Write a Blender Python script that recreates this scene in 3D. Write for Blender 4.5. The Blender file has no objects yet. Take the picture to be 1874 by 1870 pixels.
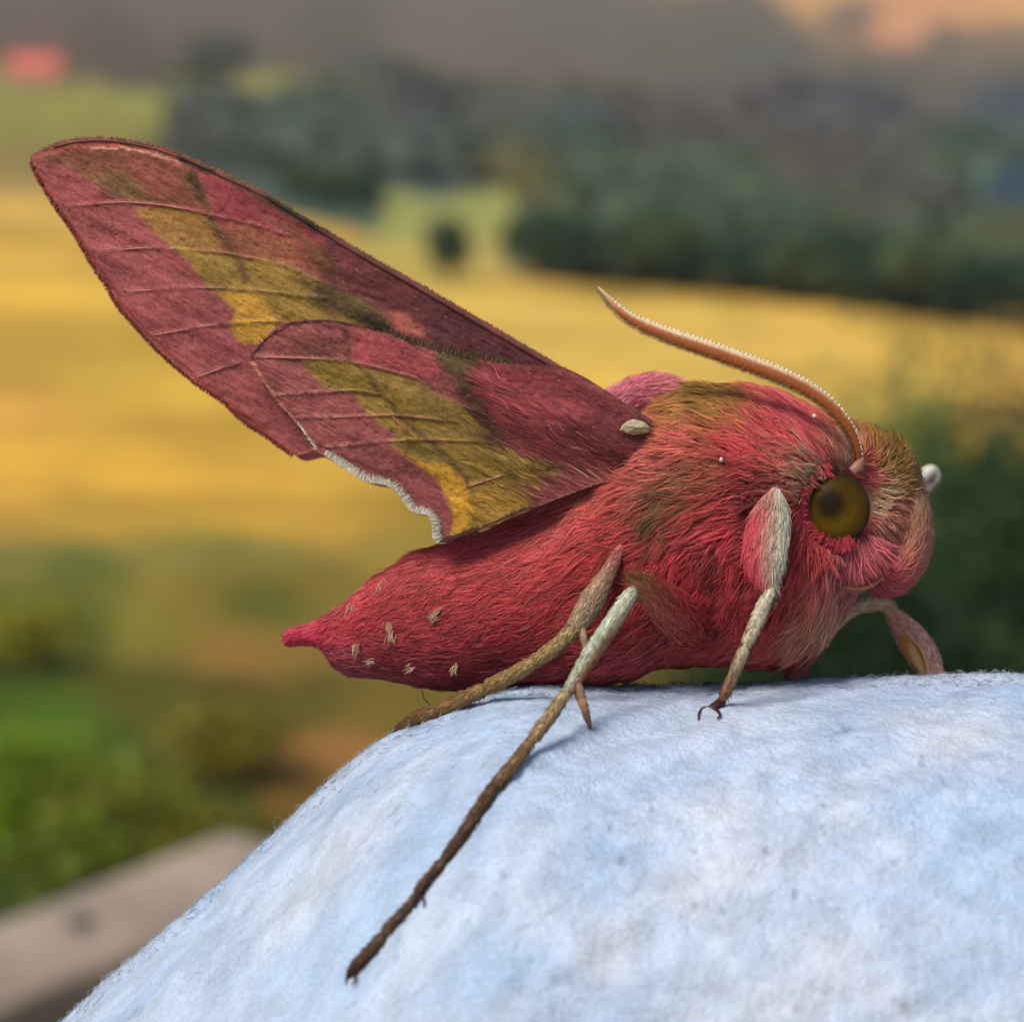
import bpy, math, random
import numpy as np
from mathutils import Vector
from mathutils.kdtree import KDTree
random.seed(7); RNG = np.random.default_rng(7)
SC = bpy.context.scene
COL = SC.collection

# ------------------------------------------------------------------ camera, sky, sun, exposure
F = 4571.0                      # focus distance in moth units (u)
K = 0.1 / F                     # one moth unit in metres (about 0.022 mm); moth about 25 mm long, 10 cm from the lens
PITCH = math.radians(-8.0)
RIGHT = np.array([1.0, 0, 0])
FWD = np.array([0, math.cos(PITCH), math.sin(PITCH)])
UP = np.array([0, -math.sin(PITCH), math.cos(PITCH)])
CAM = -FWD * 0.1
cd = bpy.data.cameras.new('camera'); cam = bpy.data.objects.new('camera', cd); COL.objects.link(cam)
cam.location = CAM; cam.rotation_euler = (math.radians(90) + PITCH, 0, 0)
cd.sensor_width = 36; cd.lens = 36 * F / 1874; cd.clip_start = 0.005; cd.clip_end = 30000
cd.dof.use_dof = True; cd.dof.focus_distance = 0.1 - 170 * K; cd.dof.aperture_fstop = cd.lens / 1.3
SC.camera = cam
SUN_DIR = np.array([-0.40, -0.50, 0.80]); SUN_DIR /= np.linalg.norm(SUN_DIR)
w = bpy.data.worlds.new('World'); SC.world = w; w.use_nodes = True
nt = w.node_tree; nt.nodes.clear()
sky = nt.nodes.new('ShaderNodeTexSky'); sky.sky_type = 'NISHITA'; sky.sun_disc = False
sky.sun_elevation = math.asin(SUN_DIR[2]); sky.sun_rotation = math.atan2(SUN_DIR[0], SUN_DIR[1])
bg = nt.nodes.new('ShaderNodeBackground'); bg.inputs[1].default_value = 0.10
wo = nt.nodes.new('ShaderNodeOutputWorld')
nt.links.new(sky.outputs[0], bg.inputs[0]); nt.links.new(bg.outputs[0], wo.inputs[0])
sl = bpy.data.lights.new('sun', 'SUN'); sl.energy = 2.4; sl.angle = math.radians(25); sl.color = (1.0, 0.91, 0.78)
so = bpy.data.objects.new('sun', sl); COL.objects.link(so)
so.rotation_euler = Vector(-SUN_DIR).to_track_quat('-Z', 'Y').to_euler()
SC.view_settings.view_transform = 'Standard'; SC.view_settings.look = 'None'
SC.view_settings.exposure = 0.62; SC.view_settings.gamma = 1.0
SC.cycles.use_denoising = True
SC.cycles.max_bounces = 6; SC.cycles.diffuse_bounces = 4; SC.cycles.transparent_max_bounces = 8

# ------------------------------------------------------------------ helpers
def at(x, y, d=0.0):
    """point at moth units x, y (seen across the focus plane) at depth d behind that plane"""
    x = np.asarray(x, float); y = np.asarray(y, float); d = np.asarray(d, float) + np.zeros_like(x)
    z = (F + d) * K
    X = (x - 937) / F * z; Y = -(y - 935) / F * z
    return CAM + X[..., None] * RIGHT + Y[..., None] * UP + z[..., None] * FWD
def flat_at(x, y, d=0.0):
    x = np.asarray(x, float); y = np.asarray(y, float); d = np.asarray(d, float) + np.zeros_like(x)
    return CAM + ((x - 937) * K)[..., None] * RIGHT + ((935 - y) * K)[..., None] * UP + ((F + d) * K)[..., None] * FWD
def seen(P):
    q = P - CAM
    z = q @ FWD
    return 937 + F * (q @ RIGHT) / z, 935 - F * (q @ UP) / z
def lin(c):
    c = np.asarray(c, float) / 255.0
    return np.where(c <= 0.04045, c / 12.92, ((c + 0.055) / 1.055) ** 2.4)

def hash2(ix, iy, seed):
    h = (ix.astype(np.int64) * 374761393 + iy.astype(np.int64) * 668265263 + seed * 982451653) & 0x7fffffff
    h = ((h ^ (h >> 13)) * 1274126177) & 0x7fffffff
    return ((h ^ (h >> 16)) & 0xffff) / 65535.0
def vnoise(x, y, seed=0):
    x = np.asarray(x, float); y = np.asarray(y, float)
    ix = np.floor(x); iy = np.floor(y); fx = x - ix; fy = y - iy
    fx = fx * fx * (3 - 2 * fx); fy = fy * fy * (3 - 2 * fy)
    a = hash2(ix, iy, seed); b = hash2(ix + 1, iy, seed); c = hash2(ix, iy + 1, seed); d = hash2(ix + 1, iy + 1, seed)
    return (a * (1 - fx) + b * fx) * (1 - fy) + (c * (1 - fx) + d * fx) * fy - 0.5
def fbm(x, y, seed=0, oct=4):
    s = 0; a = 1
    for i in range(oct):
        s = s + a * vnoise(x * 2 ** i, y * 2 ** i, seed + i * 17); a *= 0.5
    return s
def inpoly(x, y, poly):
    r = np.zeros(x.shape, bool); n = len(poly); j = n - 1
    for i in range(n):
        xi, yi = poly[i]; xj, yj = poly[j]
        if yi != yj:
            c = ((yi > y) != (yj > y)) & (x < (xj - xi) * (y - yi) / (yj - yi) + xi)
            r ^= c
        j = i
    return r
def segdist(x, y, pts):
    best = np.full(x.shape, 1e9)
    for (x0, y0), (x1, y1) in zip(pts[:-1], pts[1:]):
        dx, dy = x1 - x0, y1 - y0; l2 = dx * dx + dy * dy + 1e-9
        t = np.clip(((x - x0) * dx + (y - y0) * dy) / l2, 0, 1)
        best = np.minimum(best, np.hypot(x - x0 - t * dx, y - y0 - t * dy))
    return best
def smooth_curve(pts, n):
    """Catmull-Rom through pts (any dimension), n samples spaced evenly along it"""
    p = np.asarray(pts, float); p = np.vstack([2 * p[0] - p[1], p, 2 * p[-1] - p[-2]])
    out = []
    for i in range(1, len(p) - 2):
        t = np.linspace(0, 1, 24, endpoint=False)[:, None]
        a, b, c, d = p[i - 1], p[i], p[i + 1], p[i + 2]
        out.append(0.5 * (2 * b + (c - a) * t + (2 * a - 5 * b + 4 * c - d) * t ** 2 + (3 * b - a - 3 * c + d) * t ** 3))
    out.append(p[-2][None]); q = np.vstack(out)
    l = np.r_[0, np.cumsum(np.linalg.norm(np.diff(q[:, :2], axis=0), axis=1))]
    s = np.linspace(0, l[-1], n)
    return np.stack([np.interp(s, l, q[:, k]) for k in range(q.shape[1])], 1)

def mesh_obj(name, V, faces, mat, parent=None, col=None, smooth=True, nrm=None):
    """one mesh object; faces = an (n,3|4) array, or a list of such arrays"""
    V = np.asarray(V, float)
    if parent is not None:
        o = parent; off = np.zeros(3)
        while o is not None:
            off = off + np.array(o.location); o = o.parent
        V = V - off
    if not isinstance(faces, (list, tuple)): faces = [faces]
    faces = [np.asarray(f, np.int32) for f in faces if len(f)]
    me = bpy.data.meshes.new(name)
    me.vertices.add(len(V)); me.vertices.foreach_set('co', V.astype(np.float32).ravel())
    li = np.concatenate([f.ravel() for f in faces]); tot = np.concatenate([np.full(len(f), f.shape[1], np.int32) for f in faces])
    st = np.r_[0, np.cumsum(tot)[:-1]].astype(np.int32)
    me.loops.add(len(li)); me.loops.foreach_set('vertex_index', li.astype(np.int32))
    me.polygons.add(len(tot)); me.polygons.foreach_set('loop_start', st); me.polygons.foreach_set('loop_total', tot)
    me.update(calc_edges=True)
    me.polygons.foreach_set('use_smooth', np.full(len(tot), smooth, bool))
    if col is not None:
        c = np.asarray(col, float)
        if c.ndim == 1: c = np.tile(c, (len(V), 1))
        a = me.color_attributes.new('Col', 'FLOAT_COLOR', 'POINT')
        a.data.foreach_set('color', np.c_[c[:, :3], np.ones(len(c))].astype(np.float32).ravel())
    if nrm is not None: me.normals_split_custom_set_from_vertices(nrm.astype(np.float32))
    me.materials.append(mat)
    o = bpy.data.objects.new(name, me); COL.objects.link(o)
    if parent is not None: o.parent = parent
    return o
def thing(name, loc, label, cat, group=None):
    o = bpy.data.objects.new(name, None); COL.objects.link(o); o.location = loc; o.empty_display_size = 0.01
    o['label'] = label; o['category'] = cat
    if group: o['group'] = group
    return o
def tag(o, label=None, cat=None, group=None, kind=None):
    for k, v in (('label', label), ('category', cat), ('group', group), ('kind', kind)):
        if v: o[k] = v
    return o
def grid_faces(nu, nv, closed_v=False):
    i = np.arange(nu - 1)[:, None]; j = np.arange(nv if closed_v else nv - 1)[None]
    j2 = (j + 1) % nv
    return np.stack([i * nv + j, i * nv + j2, (i + 1) * nv + j2, (i + 1) * nv + j], -1).reshape(-1, 4)
def tube(P, r, n=10, flat=1.0, side=None):
    """swept closed tube through world points P; r radii (metres); flat = width ratio along 'side' direction"""
    P = np.asarray(P, float); r = np.asarray(r, float) + np.zeros(len(P))
    T = np.gradient(P, axis=0); T /= np.linalg.norm(T, axis=1)[:, None] + 1e-20
    ref = np.array(FWD if side is None else side, float)
    B = np.cross(T, ref); B /= np.linalg.norm(B, axis=1)[:, None] + 1e-20
    N = np.cross(B, T)
    a = np.linspace(0, 2 * math.pi, n, endpoint=False)
    V = P[:, None] + r[:, None, None] * (np.cos(a)[None, :, None] * B[:, None] + flat * np.sin(a)[None, :, None] * N[:, None])
    V = V.reshape(-1, 3); m = len(P)
    V = np.vstack([V, P[0], P[-1]])
    j = np.arange(n)
    c0 = np.stack([np.full(n, m * n), (j + 1) % n, j], 1)
    c1 = np.stack([np.full(n, m * n + 1), (m - 1) * n + j, (m - 1) * n + (j + 1) % n], 1)
    return V, [grid_faces(m, n, True)[:, ::-1], np.vstack([c0, c1])]
def join(parts):
    Vs = []; Fs = {3: [], 4: []}; Cs = []; off = 0
    for p in parts:
        V, fs = p[0], p[1]
        Vs.append(V)
        for f in (fs if isinstance(fs, (list, tuple)) else [fs]):
            Fs[f.shape[1]].append(f + off)
        if len(p) > 2: Cs.append(np.tile(p[2], (len(V), 1)) if np.ndim(p[2]) == 1 else p[2])
        off += len(V)
    return np.vstack(Vs), [np.vstack(f) for f in Fs.values() if f], (np.vstack(Cs) if Cs else None)
def strands(R, N, T, L, wd, col, lift=0.2, rings=4, clump=0, pull=0.5, wave=0.12, rng=RNG, droop=0.6, soft=0.55):
    """fine tapered hairs: roots R, normals N, lie directions T, lengths L, widths wd (all metres)"""
    n = len(R); L = (np.asarray(L) + np.zeros(n))[:, None]; wd = (np.asarray(wd) + np.zeros(n))[:, None]; col = np.asarray(col) + np.zeros((n, 3))
    lift = (np.asarray(lift) + np.zeros(n))[:, None]
    B = np.cross(N, T); B /= np.linalg.norm(B, axis=1)[:, None] + 1e-20
    ph = rng.normal(0, wave, (n, 1)); ph2 = rng.normal(0, wave * 0.6, (n, 1))
    S = np.linspace(0, 1, rings); pts = []
    for s in S:
        pts.append(R + L * (T * s * np.cos(lift) + N * (np.sin(lift) * (s - droop * s * s)) + B * (ph * s * s + ph2 * math.sin(5 * s) * 0.5)))
    P = np.stack(pts, 1)
    if clump:
        kd = KDTree(clump); idx = rng.choice(n, clump, replace=False)
        for q, i in enumerate(idx): kd.insert(Vector(R[i]), q)
        kd.balance()
        near = np.array([kd.find(Vector(r))[1] for r in R]); ci = idx[near]
        for k, s in enumerate(S):
            P[:, k] += (P[ci, k] - P[:, k]) * (pull * s ** 1.2)
    tw = np.interp(S, [0, 0.4, 0.75, 1], [0.85, 1, 0.7, 0.12])
    a0 = rng.uniform(0, 6.28, (n, 1, 1))
    V = np.empty((n, rings, 3, 3)); Q = np.empty((n, rings, 3, 3))
    for j in range(3):
        a = a0 + j * 2.0944
        V[:, :, j] = P + 0.5 * wd[:, :, None] * tw[None, :, None] * (np.cos(a) * B[:, None] + np.sin(a) * N[:, None])
        Q[:, :, j] = (1 - soft) * (np.cos(a) * B[:, None] + np.sin(a) * N[:, None]) + soft * N[:, None]
    Q /= np.linalg.norm(Q, axis=3)[..., None] + 1e-9
    base = np.arange(n)[:, None, None] * (rings * 3)
    r = np.arange(rings - 1)[None, :, None] * 3; j = np.arange(3)[None, None]
    f = np.stack(np.broadcast_arrays(base + r + j, base + r + (j + 1) % 3, base + r + 3 + (j + 1) % 3, base + r + 3 + j), -1).reshape(-1, 4)
    C = np.repeat(np.asarray(col), rings * 3, axis=0)
    return V.reshape(-1, 3), f, C, Q.reshape(-1, 3)

# ------------------------------------------------------------------ materials
def attr_mat(name, rough=0.7, spec=0.3, sheen=0.0, bump=None, var=None, trans=0.0, coat=0.0, tint=None):
    """colour from the 'Col' attribute (pigment), plus fine noise variation and bump"""
    m = bpy.data.materials.new(name); m.use_nodes = True; t = m.node_tree; n = t.nodes; l = t.links
    b = n['Principled BSDF']; b.inputs['Roughness'].default_value = rough
    b.inputs['Specular IOR Level'].default_value = spec
    b.inputs['Sheen Weight'].default_value = sheen; b.inputs['Sheen Roughness'].default_value = 0.4
    b.inputs['Coat Weight'].default_value = coat; b.inputs['Coat Roughness'].default_value = 0.08
    a = n.new('ShaderNodeAttribute'); a.attribute_name = 'Col'; c = a.outputs['Color']
    tc = n.new('ShaderNodeTexCoord')
    if var:
        for sc, amt in var:
            nz = n.new('ShaderNodeTexNoise'); nz.inputs['Scale'].default_value = sc; nz.inputs['Detail'].default_value = 3
            l.new(tc.outputs['Object'], nz.inputs['Vector'])
            mr = n.new('ShaderNodeMapRange'); mr.inputs['From Min'].default_value = 0.3; mr.inputs['From Max'].default_value = 0.7
            mr.inputs['To Min'].default_value = 1 - amt; mr.inputs['To Max'].default_value = 1 + amt
            l.new(nz.outputs['Fac'], mr.inputs['Value'])
            mx = n.new('ShaderNodeVectorMath'); mx.operation = 'SCALE'
            l.new(c, mx.inputs[0]); l.new(mr.outputs[0], mx.inputs['Scale']); c = mx.outputs[0]
    l.new(c, b.inputs['Base Color'])
    if bump:
        sc, dist = bump
        nz = n.new('ShaderNodeTexNoise'); nz.inputs['Scale'].default_value = sc; nz.inputs['Detail'].default_value = 4
        l.new(tc.outputs['Object'], nz.inputs['Vector'])
        bp = n.new('ShaderNodeBump'); bp.inputs['Strength'].default_value = 1; bp.inputs['Distance'].default_value = dist
        l.new(nz.outputs['Fac'], bp.inputs['Height']); l.new(bp.outputs[0], b.inputs['Normal'])
    if trans:
        tr = n.new('ShaderNodeBsdfTranslucent'); l.new(c, tr.inputs['Color'])
        ms = n.new('ShaderNodeMixShader'); ms.inputs[0].default_value = trans
        l.new(b.outputs[0], ms.inputs[1]); l.new(tr.outputs[0], ms.inputs[2]); l.new(ms.outputs[0], n['Material Output'].inputs[0])
    return m
M_FUR = attr_mat('fur_strands', 0.55, 0.35, trans=0.3)
M_SKIN = attr_mat('body_skin', 0.8, 0.2)
M_WING = attr_mat('wing_membrane', 0.62, 0.3, var=[(9000, 0.22), (30000, 0.25)], bump=(26000, 1.6e-5), trans=0.12)
M_SCALE = attr_mat('wing_scales', 0.5, 0.4, trans=0.15)
M_LEG = attr_mat('leg_scales', 0.5, 0.4, var=[(14000, 0.3)], bump=(26000, 0.7e-5))
M_EYE = attr_mat('eye_facets', 0.45, 0.06, coat=0.0, bump=(60000, 1.5e-6), var=[(9000, 0.12)])
M_ANT = attr_mat('antenna_scales', 0.5, 0.4, var=[(30000, 0.15)])
M_AMBER = attr_mat('amber_cuticle', 0.28, 0.5, coat=0.3, var=[(9000, 0.15)])
M_CLOTH = attr_mat('cloth_fleece', 0.9, 0.1, sheen=0.15, var=[(700, 0.05), (6000, 0.10)], bump=(7000, 1.1e-4))
M_FIBRE = attr_mat('cloth_fibres', 0.7, 0.2, trans=0.4)
M_LAND = attr_mat('land_cover', 0.95, 0.1, var=[(0.35, 0.12), (0.05, 0.12)], bump=(2.0, 0.15))
M_LEAF = attr_mat('leaves', 0.6, 0.3, trans=0.25)
M_BARK = attr_mat('bark', 0.9, 0.1, var=[(6, 0.3)], bump=(9, 0.02))
M_WOOD = attr_mat('weathered_wood', 0.8, 0.2, var=[(30, 0.15), (160, 0.12)], bump=(140, 0.0008))
M_HOUSE = attr_mat('house_paint', 0.8, 0.2, var=[(1.2, 0.1)])
M_GLASS = attr_mat('window_glass', 0.1, 0.6)

# ------------------------------------------------------------------ ground and hills
RR = np.array([0, 3, 10, 20, 39, 77, 150, 229, 400, 800, 1600, 3000, 3600], float)
ZZ = np.array([-1.28, -1.32, -3.9, -7.4, -12.0, -12.2, -12.3, -12.4, -3.6, 22, 125, 270, 290], float)
def ground_z(r): return np.interp(r, RR, ZZ)
_rs = np.exp(np.linspace(math.log(35), math.log(3000), 6000)); _es = np.maximum.accumulate((ground_z(_rs) - CAM[2]) / _rs)
def land_at(x, y):
    """ground point lying in the direction of moth units x, y"""
    q = (np.asarray(x, float)[..., None] - 937) * RIGHT + (935 - np.asarray(y, float))[..., None] * UP + F * FWD
    h = np.hypot(q[..., 0], q[..., 1]); e = q[..., 2] / h
    r = np.interp(e, _es, _rs)
    return np.stack([CAM[0] + q[..., 0] / h * r, CAM[1] + q[..., 1] / h * r, ground_z(r)], -1)
GL = 0.72   # land cover albedo scale
LAND = [  # land cover samples: direction x, y and colour of the vegetation or soil
    (0,380,215,170,88),(0,470,224,178,78),(0,560,222,175,70),(0,650,200,160,66),(0,760,205,155,72),(0,840,222,170,68),(0,900,224,172,70),(0,960,190,150,66),
    (200,400,215,170,84),(250,700,214,172,70),(250,780,205,160,66),(250,860,224,172,66),(200,940,190,150,62),(450,900,212,165,66),(600,900,216,170,70),(620,960,205,160,66),
    (700,1000,165,140,60),(900,540,224,185,92),(1000,540,226,184,94),(1200,590,222,182,90),(1500,610,220,178,88),(1874,640,220,175,86),(1874,720,205,155,76),(1700,660,214,172,82),(1100,640,222,182,88),
    (1700,900,150,125,60),(1874,820,160,130,62),(1400,1000,120,110,50),
    (0,1030,125,122,55),(150,1050,105,112,45),(300,1030,140,130,56),(450,1040,135,125,54),(0,1120,85,100,35),(150,1150,88,98,34),(260,1150,135,130,52),(350,1100,128,118,50),
    (480,1100,100,105,40),(440,1190,150,120,60),(480,1195,150,122,62),(600,1060,130,118,50),
    (0,1250,74,96,30),(80,1330,80,115,28),(50,1430,84,122,26),(200,1400,72,92,28),(300,1280,90,92,34),(420,1280,84,82,32),(560,1290,100,95,38),(350,1400,82,88,32),
    (560,1400,140,108,60),(630,1370,158,118,68),(700,1300,120,108,44),(520,1440,120,95,46),(420,1450,80,86,32),(0,1560,62,82,28),(200,1560,66,82,30),(400,1520,70,76,30),(100,1650,62,80,28),
    (0,200,165,165,82),(120,200,172,170,82),(260,195,168,170,84),(180,250,165,158,82),(60,300,160,148,84),(30,330,180,152,86),
    (350,180,120,128,84),(430,200,115,126,88),(505,165,165,165,95),(540,190,130,142,96),(360,260,72,78,74),(450,260,70,82,78),(560,260,66,82,78),(400,110,84,84,80),
    (60,60,116,100,88),(200,70,108,90,80),(250,130,104,88,80),(320,30,118,108,92),(470,40,120,110,94),(600,60,106,102,92),(620,140,84,86,84),(560,100,112,104,92),
    (740,250,80,86,84),(640,330,76,92,86),(800,330,72,88,84),(745,385,165,165,86),(750,430,172,168,88),(905,400,168,168,88),(850,395,165,165,86),(890,450,185,172,90),(740,470,205,178,92),(860,480,210,180,92),(640,400,85,105,80),(950,460,70,90,66),
    (800,60,124,116,104),(900,120,122,112,100),(1000,150,122,108,96),(1050,60,118,114,104),(1200,120,114,112,106),(1150,180,126,112,102),(1400,100,110,110,104),(1350,30,116,112,102),(1600,140,112,110,102),(1700,180,114,110,104),(1850,150,116,112,104),
    (950,230,82,86,82),(1050,280,74,92,88),(1150,260,88,84,84),(1300,300,92,90,90),(1250,210,104,98,92),(1420,220,86,84,88),(1500,260,76,82,92),(1600,260,78,84,94),(1550,330,92,92,92),(1450,350,96,94,88),
    (1320,370,88,112,94),(1360,400,90,116,92),(1100,380,76,100,82),(1250,400,80,104,82),(1650,300,88,92,92),(1790,300,104,132,118),(1785,370,112,140,116),(1860,400,48,70,96),(1840,250,72,84,100),(1700,400,90,96,90),(1860,480,122,138,96),
    (1000,470,62,80,60),(1200,470,56,76,58),(1400,480,58,78,60),(1700,520,62,80,62),
    (1550,-40,245,190,130),(1700,-10,240,180,130),(1850,0,246,190,132),(1650,40,235,175,140),(1760,20,238,180,135),(1500,-10,236,185,130),(1560,30,150,130,112),(1820,70,150,132,116),(1720,80,128,120,108),
    (1300,-60,150,130,110),(900,-80,124,118,106),(300,-80,120,108,96),(2100,-60,246,190,132),(2300,600,215,170,84),(2300,300,80,90,88),(-500,500,220,174,76),(-500,1300,78,100,30),(-400,200,165,160,82),(2400,1200,84,96,34),(937,1900,74,90,30),(937,2600,78,92,34)]
_LD = np.array(LAND, float)
def land_colour(x, y):
    sh = x.shape; x = x.ravel(); y = y.ravel()
    jx = x + 30 * fbm(x / 60, y / 40, 5); jy = y + 16 * fbm(x / 60, y / 40, 9)
    out = np.zeros((len(x), 3)); L = lin(_LD[:, 2:])
    for i in range(0, len(x), 20000):
        d2 = ((jx[i:i + 20000, None] - _LD[None, :, 0]) * 0.75) ** 2 + ((jy[i:i + 20000, None] - _LD[None, :, 1]) * 1.35) ** 2 + 60
        wt = d2 ** -2.6; wt /= wt.sum(1)[:, None]
        out[i:i + 20000] = wt @ L
    return (out * GL).reshape(sh + (3,))
# one field, one hill side: crop edges are sharp
FIELD = [(-900,330),(0,338),(90,342),(250,352),(400,372),(560,400),(700,440),(800,488),(900,505),(1000,515),(1150,530),(1400,548),(1600,575),(1874,605),(2400,660),(3200,720),(3200,820),(2000,900),(1500,960),(1000,1010),(700,990),(300,975),(-200,965),(-900,960)]
az = np.radians(np.unique(np.r_[np.arange(-180, -20, 4.0), np.arange(-20, 20.01, 0.16), np.arange(24, 181, 4.0)]))
rr = np.unique(np.r_[0.02, 0.5, 1, 2, 3, 5, 8, 12, 16, 20, 25, 30, np.exp(np.linspace(math.log(34), math.log(2400), 420)), 3000, 3600])
A_, R_ = np.meshgrid(az, rr, indexing='ij')
GV = np.stack([np.sin(A_) * R_, np.cos(A_) * R_, ground_z(R_)], -1)
front = (np.cos(A_) > 0.93)
q = GV - CAM; zz = np.maximum(q @ FWD, 1e-3)
el = np.arctan2(GV[..., 2] - CAM[2], R_)     # beyond the valley ahead the same bands of land go on all round
gx = np.where(front, 937 + F * (q @ RIGHT) / zz, 937 + F * np.tan(np.clip(A_, -0.7, 0.7))); gy = np.where(front, 935 - F * (q @ UP) / zz, 935 - F * np.tan(np.clip(el - PITCH, -0.5, 0.5)))
gx = np.clip(gx, -900, 2900); gy = np.clip(gy, -300, 2800)
GC = land_colour(gx, gy)
infield = inpoly(gx + 14 * fbm(gx / 50, gy / 30, 3), gy + 4 * fbm(gx / 50, gy / 30, 4), FIELD)
GC[gy < 330] *= np.array([0.84, 0.76, 0.60])
GC[gy > 1040] *= np.array([1.08, 0.96, 0.72])
GC[infield] *= np.array([1.12, 1.10, 0.88])
goldish = lin(np.array([224, 176, 72])) * GL * np.array([1.1, 1.05, .85])
bad = infield & (GC[..., 0] < 0.55 * goldish[0]) & (gy < 880)
GC[bad] = 0.75 * goldish + 0.25 * GC[bad]
# rows of stubble and lighter swathes
GC[infield] *= (1 + 0.5 * fbm(gx / 380, gy / 34, 21, 3)[infield])[:, None]
ground = mesh_obj('ground', GV.reshape(-1, 3), grid_faces(len(az), len(rr))[:, ::-1], M_LAND, col=GC.reshape(-1, 3))
tag(ground, 'rolling farmland with golden field and wooded hillside', kind='structure')

# ------------------------------------------------------------------ woodland, trees, shrubs
def leaf_cloud(n, size, centre, rad, col, rng, jitter=0.25, shell=0.5, clumps=24, flatten=1.0):
    """leaf-sized faces spread in clumps through an ellipsoid crown"""
    u = rng.normal(size=(clumps, 3)); u /= np.linalg.norm(u, axis=1)[:, None]
    cc = u * (shell + (1 - shell) * rng.random((clumps, 1))) * 0.78
    k = rng.integers(0, clumps, n)
    p = cc[k] + rng.normal(0, 0.19, (n, 3))
    p[:, 2] *= flatten
    P = np.asarray(centre) + p * np.asarray(rad)
    a = rng.normal(size=(n, 3)); a /= np.linalg.norm(a, axis=1)[:, None]
    b = np.cross(a, rng.normal(size=(n, 3))); b /= np.linalg.norm(b, axis=1)[:, None]
    s = size * rng.uniform(0.6, 1.3, (n, 1))
    V = np.stack([P - a * s, P + b * s * 0.45, P + a * s, P - b * s * 0.45], 1).reshape(-1, 3)
    f = np.arange(4 * n).reshape(-1, 4)
    tone = rng.uniform(1 - jitter, 1 + jitter, (clumps, 1))[k] * rng.uniform(0.8, 1.2, (n, 1))
    C = np.repeat(np.asarray(col) * tone, 4, axis=0)
    return V, f, C
def tree_parts(h, wdt, rng, col, n, leaf, cone=False, clumps=26):
    """trunk with limbs (V,f,C) and crown (V,f,C) of a tree of height h standing at the origin"""
    tp = np.array([[0, 0, 0], [0.02 * h, 0, 0.2 * h], [0.0, 0.02 * h, 0.5 * h], [0.01 * h, 0, 0.92 * h]])
    P = smooth_curve(tp, 12); P[:, 2] = np.linspace(0, 0.92 * h, 12)
    bark = lin([92, 76, 60]) * 0.7
    parts = [tube(P, np.linspace(0.035, 0.006, 12) * h, 7, side=(0, 1, 0.01)) + (bark,)]
    for i in range(8):
        z = h * rng.uniform(0.28, 0.75); a = rng.uniform(0, 6.28); l = wdt * rng.uniform(0.28, 0.42)
        p0 = np.array([0, 0, z]); p1 = p0 + np.array([math.cos(a) * l, math.sin(a) * l, 0.35 * l])
        parts.append(tube(np.linspace(p0, p1, 5), np.linspace(0.012, 0.003, 5) * h, 5, side=(0.1, 0.2, 1)) + (bark,))
    trunk = join(parts)
    if cone:
        t = rng.random(n) ** 0.75; a = rng.uniform(0, 6.28, n); rad = (1 - t) ** 0.8 * wdt * 0.5 * (0.35 + 0.65 * rng.random(n) ** 0.5)
        lob = 1 + 0.28 * np.sin(a * 5 + t * 40) + 0.15 * np.sin(a * 9 - t * 23)
        P = np.stack([np.cos(a) * rad * lob, np.sin(a) * rad * lob, 0.06 * h + t * 0.94 * h], 1)
        u = rng.normal(size=(n, 3)); u[:, 2] += 0.8; u /= np.linalg.norm(u, axis=1)[:, None]
        b = np.cross(u, rng.normal(size=(n, 3))); b /= np.linalg.norm(b, axis=1)[:, None]
        s = leaf * rng.uniform(0.6, 1.4, (n, 1))
        V = np.stack([P - u * s, P + b * s * 0.4, P + u * s, P - b * s * 0.4], 1).reshape(-1, 3)
        tone = (1 + 0.3 * np.sin(a * 5 + t * 40))[:, None] * rng.uniform(0.75, 1.25, (n, 1))
        crown = (V, np.arange(4 * n).reshape(-1, 4), np.repeat(np.asarray(col) * tone, 4, axis=0))
    else:
        crown = leaf_cloud(n, leaf, (0, 0, 0.6 * h), (wdt * 0.5, wdt * 0.5, 0.46 * h), col, rng, clumps=clumps)
    return trunk, crown
def place_tree(name, base, h, wdt, col, n, leaf, label, group, seed, cone=False, cat='tree', clumps=26):
    rng = np.random.default_rng(seed)
    t = thing(name, base, label, cat, group)
    tr, cr = tree_parts(h, wdt, rng, np.asarray(col), n, leaf, cone, clumps)
    o = np.array(t.location)
    mesh_obj('trunk', tr[0] + o, tr[1], M_BARK, t, tr[2]); mesh_obj('crown', cr[0] + o, cr[1], M_LEAF, t, cr[2])
    return t
def copy_thing(src, loc, rot, s):
    c = src.copy(); COL.objects.link(c); c.location = loc; c.rotation_euler = (0, 0, rot); c.scale = s
    for ch in [o for o in src.children]:
        d = ch.copy(); COL.objects.link(d); d.parent = c
    return c
GLEAF = 0.95
# the hedgerow at the far edge of the golden field
EDGE_X = [0, 700, 800, 900, 1000, 1150, 1400, 1600, 1874, 2200]; EDGE_Y = [338, 440, 488, 505, 515, 530, 548, 575, 605, 640]
HL = 'dark green hedgerow tree at the far edge of the golden field'; HG = 'hedgerow trees along the golden field'
kinds = []
for s, c in enumerate([(66, 88, 62), (54, 78, 60), (88, 104, 70)]):
    b = land_at(1010 + 70 * s, 514 + 7 * s)
    kinds.append(place_tree('hedgerow_tree', b, 6.0, 6.0, lin(c) * GLEAF, 2200, 0.32, HL, HG, 40 + s))
hr = random.Random(5)
x = 990.0
while x < 2050:
    y = np.interp(x, EDGE_X, EDGE_Y) - hr.uniform(0, 7)
    b = land_at(x, y); sc = hr.uniform(0.8, 1.25) * (np.linalg.norm(b) / 230)
    copy_thing(kinds[hr.randrange(3)], b, hr.uniform(0, 6.3), (sc * hr.uniform(1.0, 1.35), sc * hr.uniform(1, 1.3), sc * hr.uniform(0.8, 1.15)))
    x += hr.uniform(24, 46)
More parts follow.
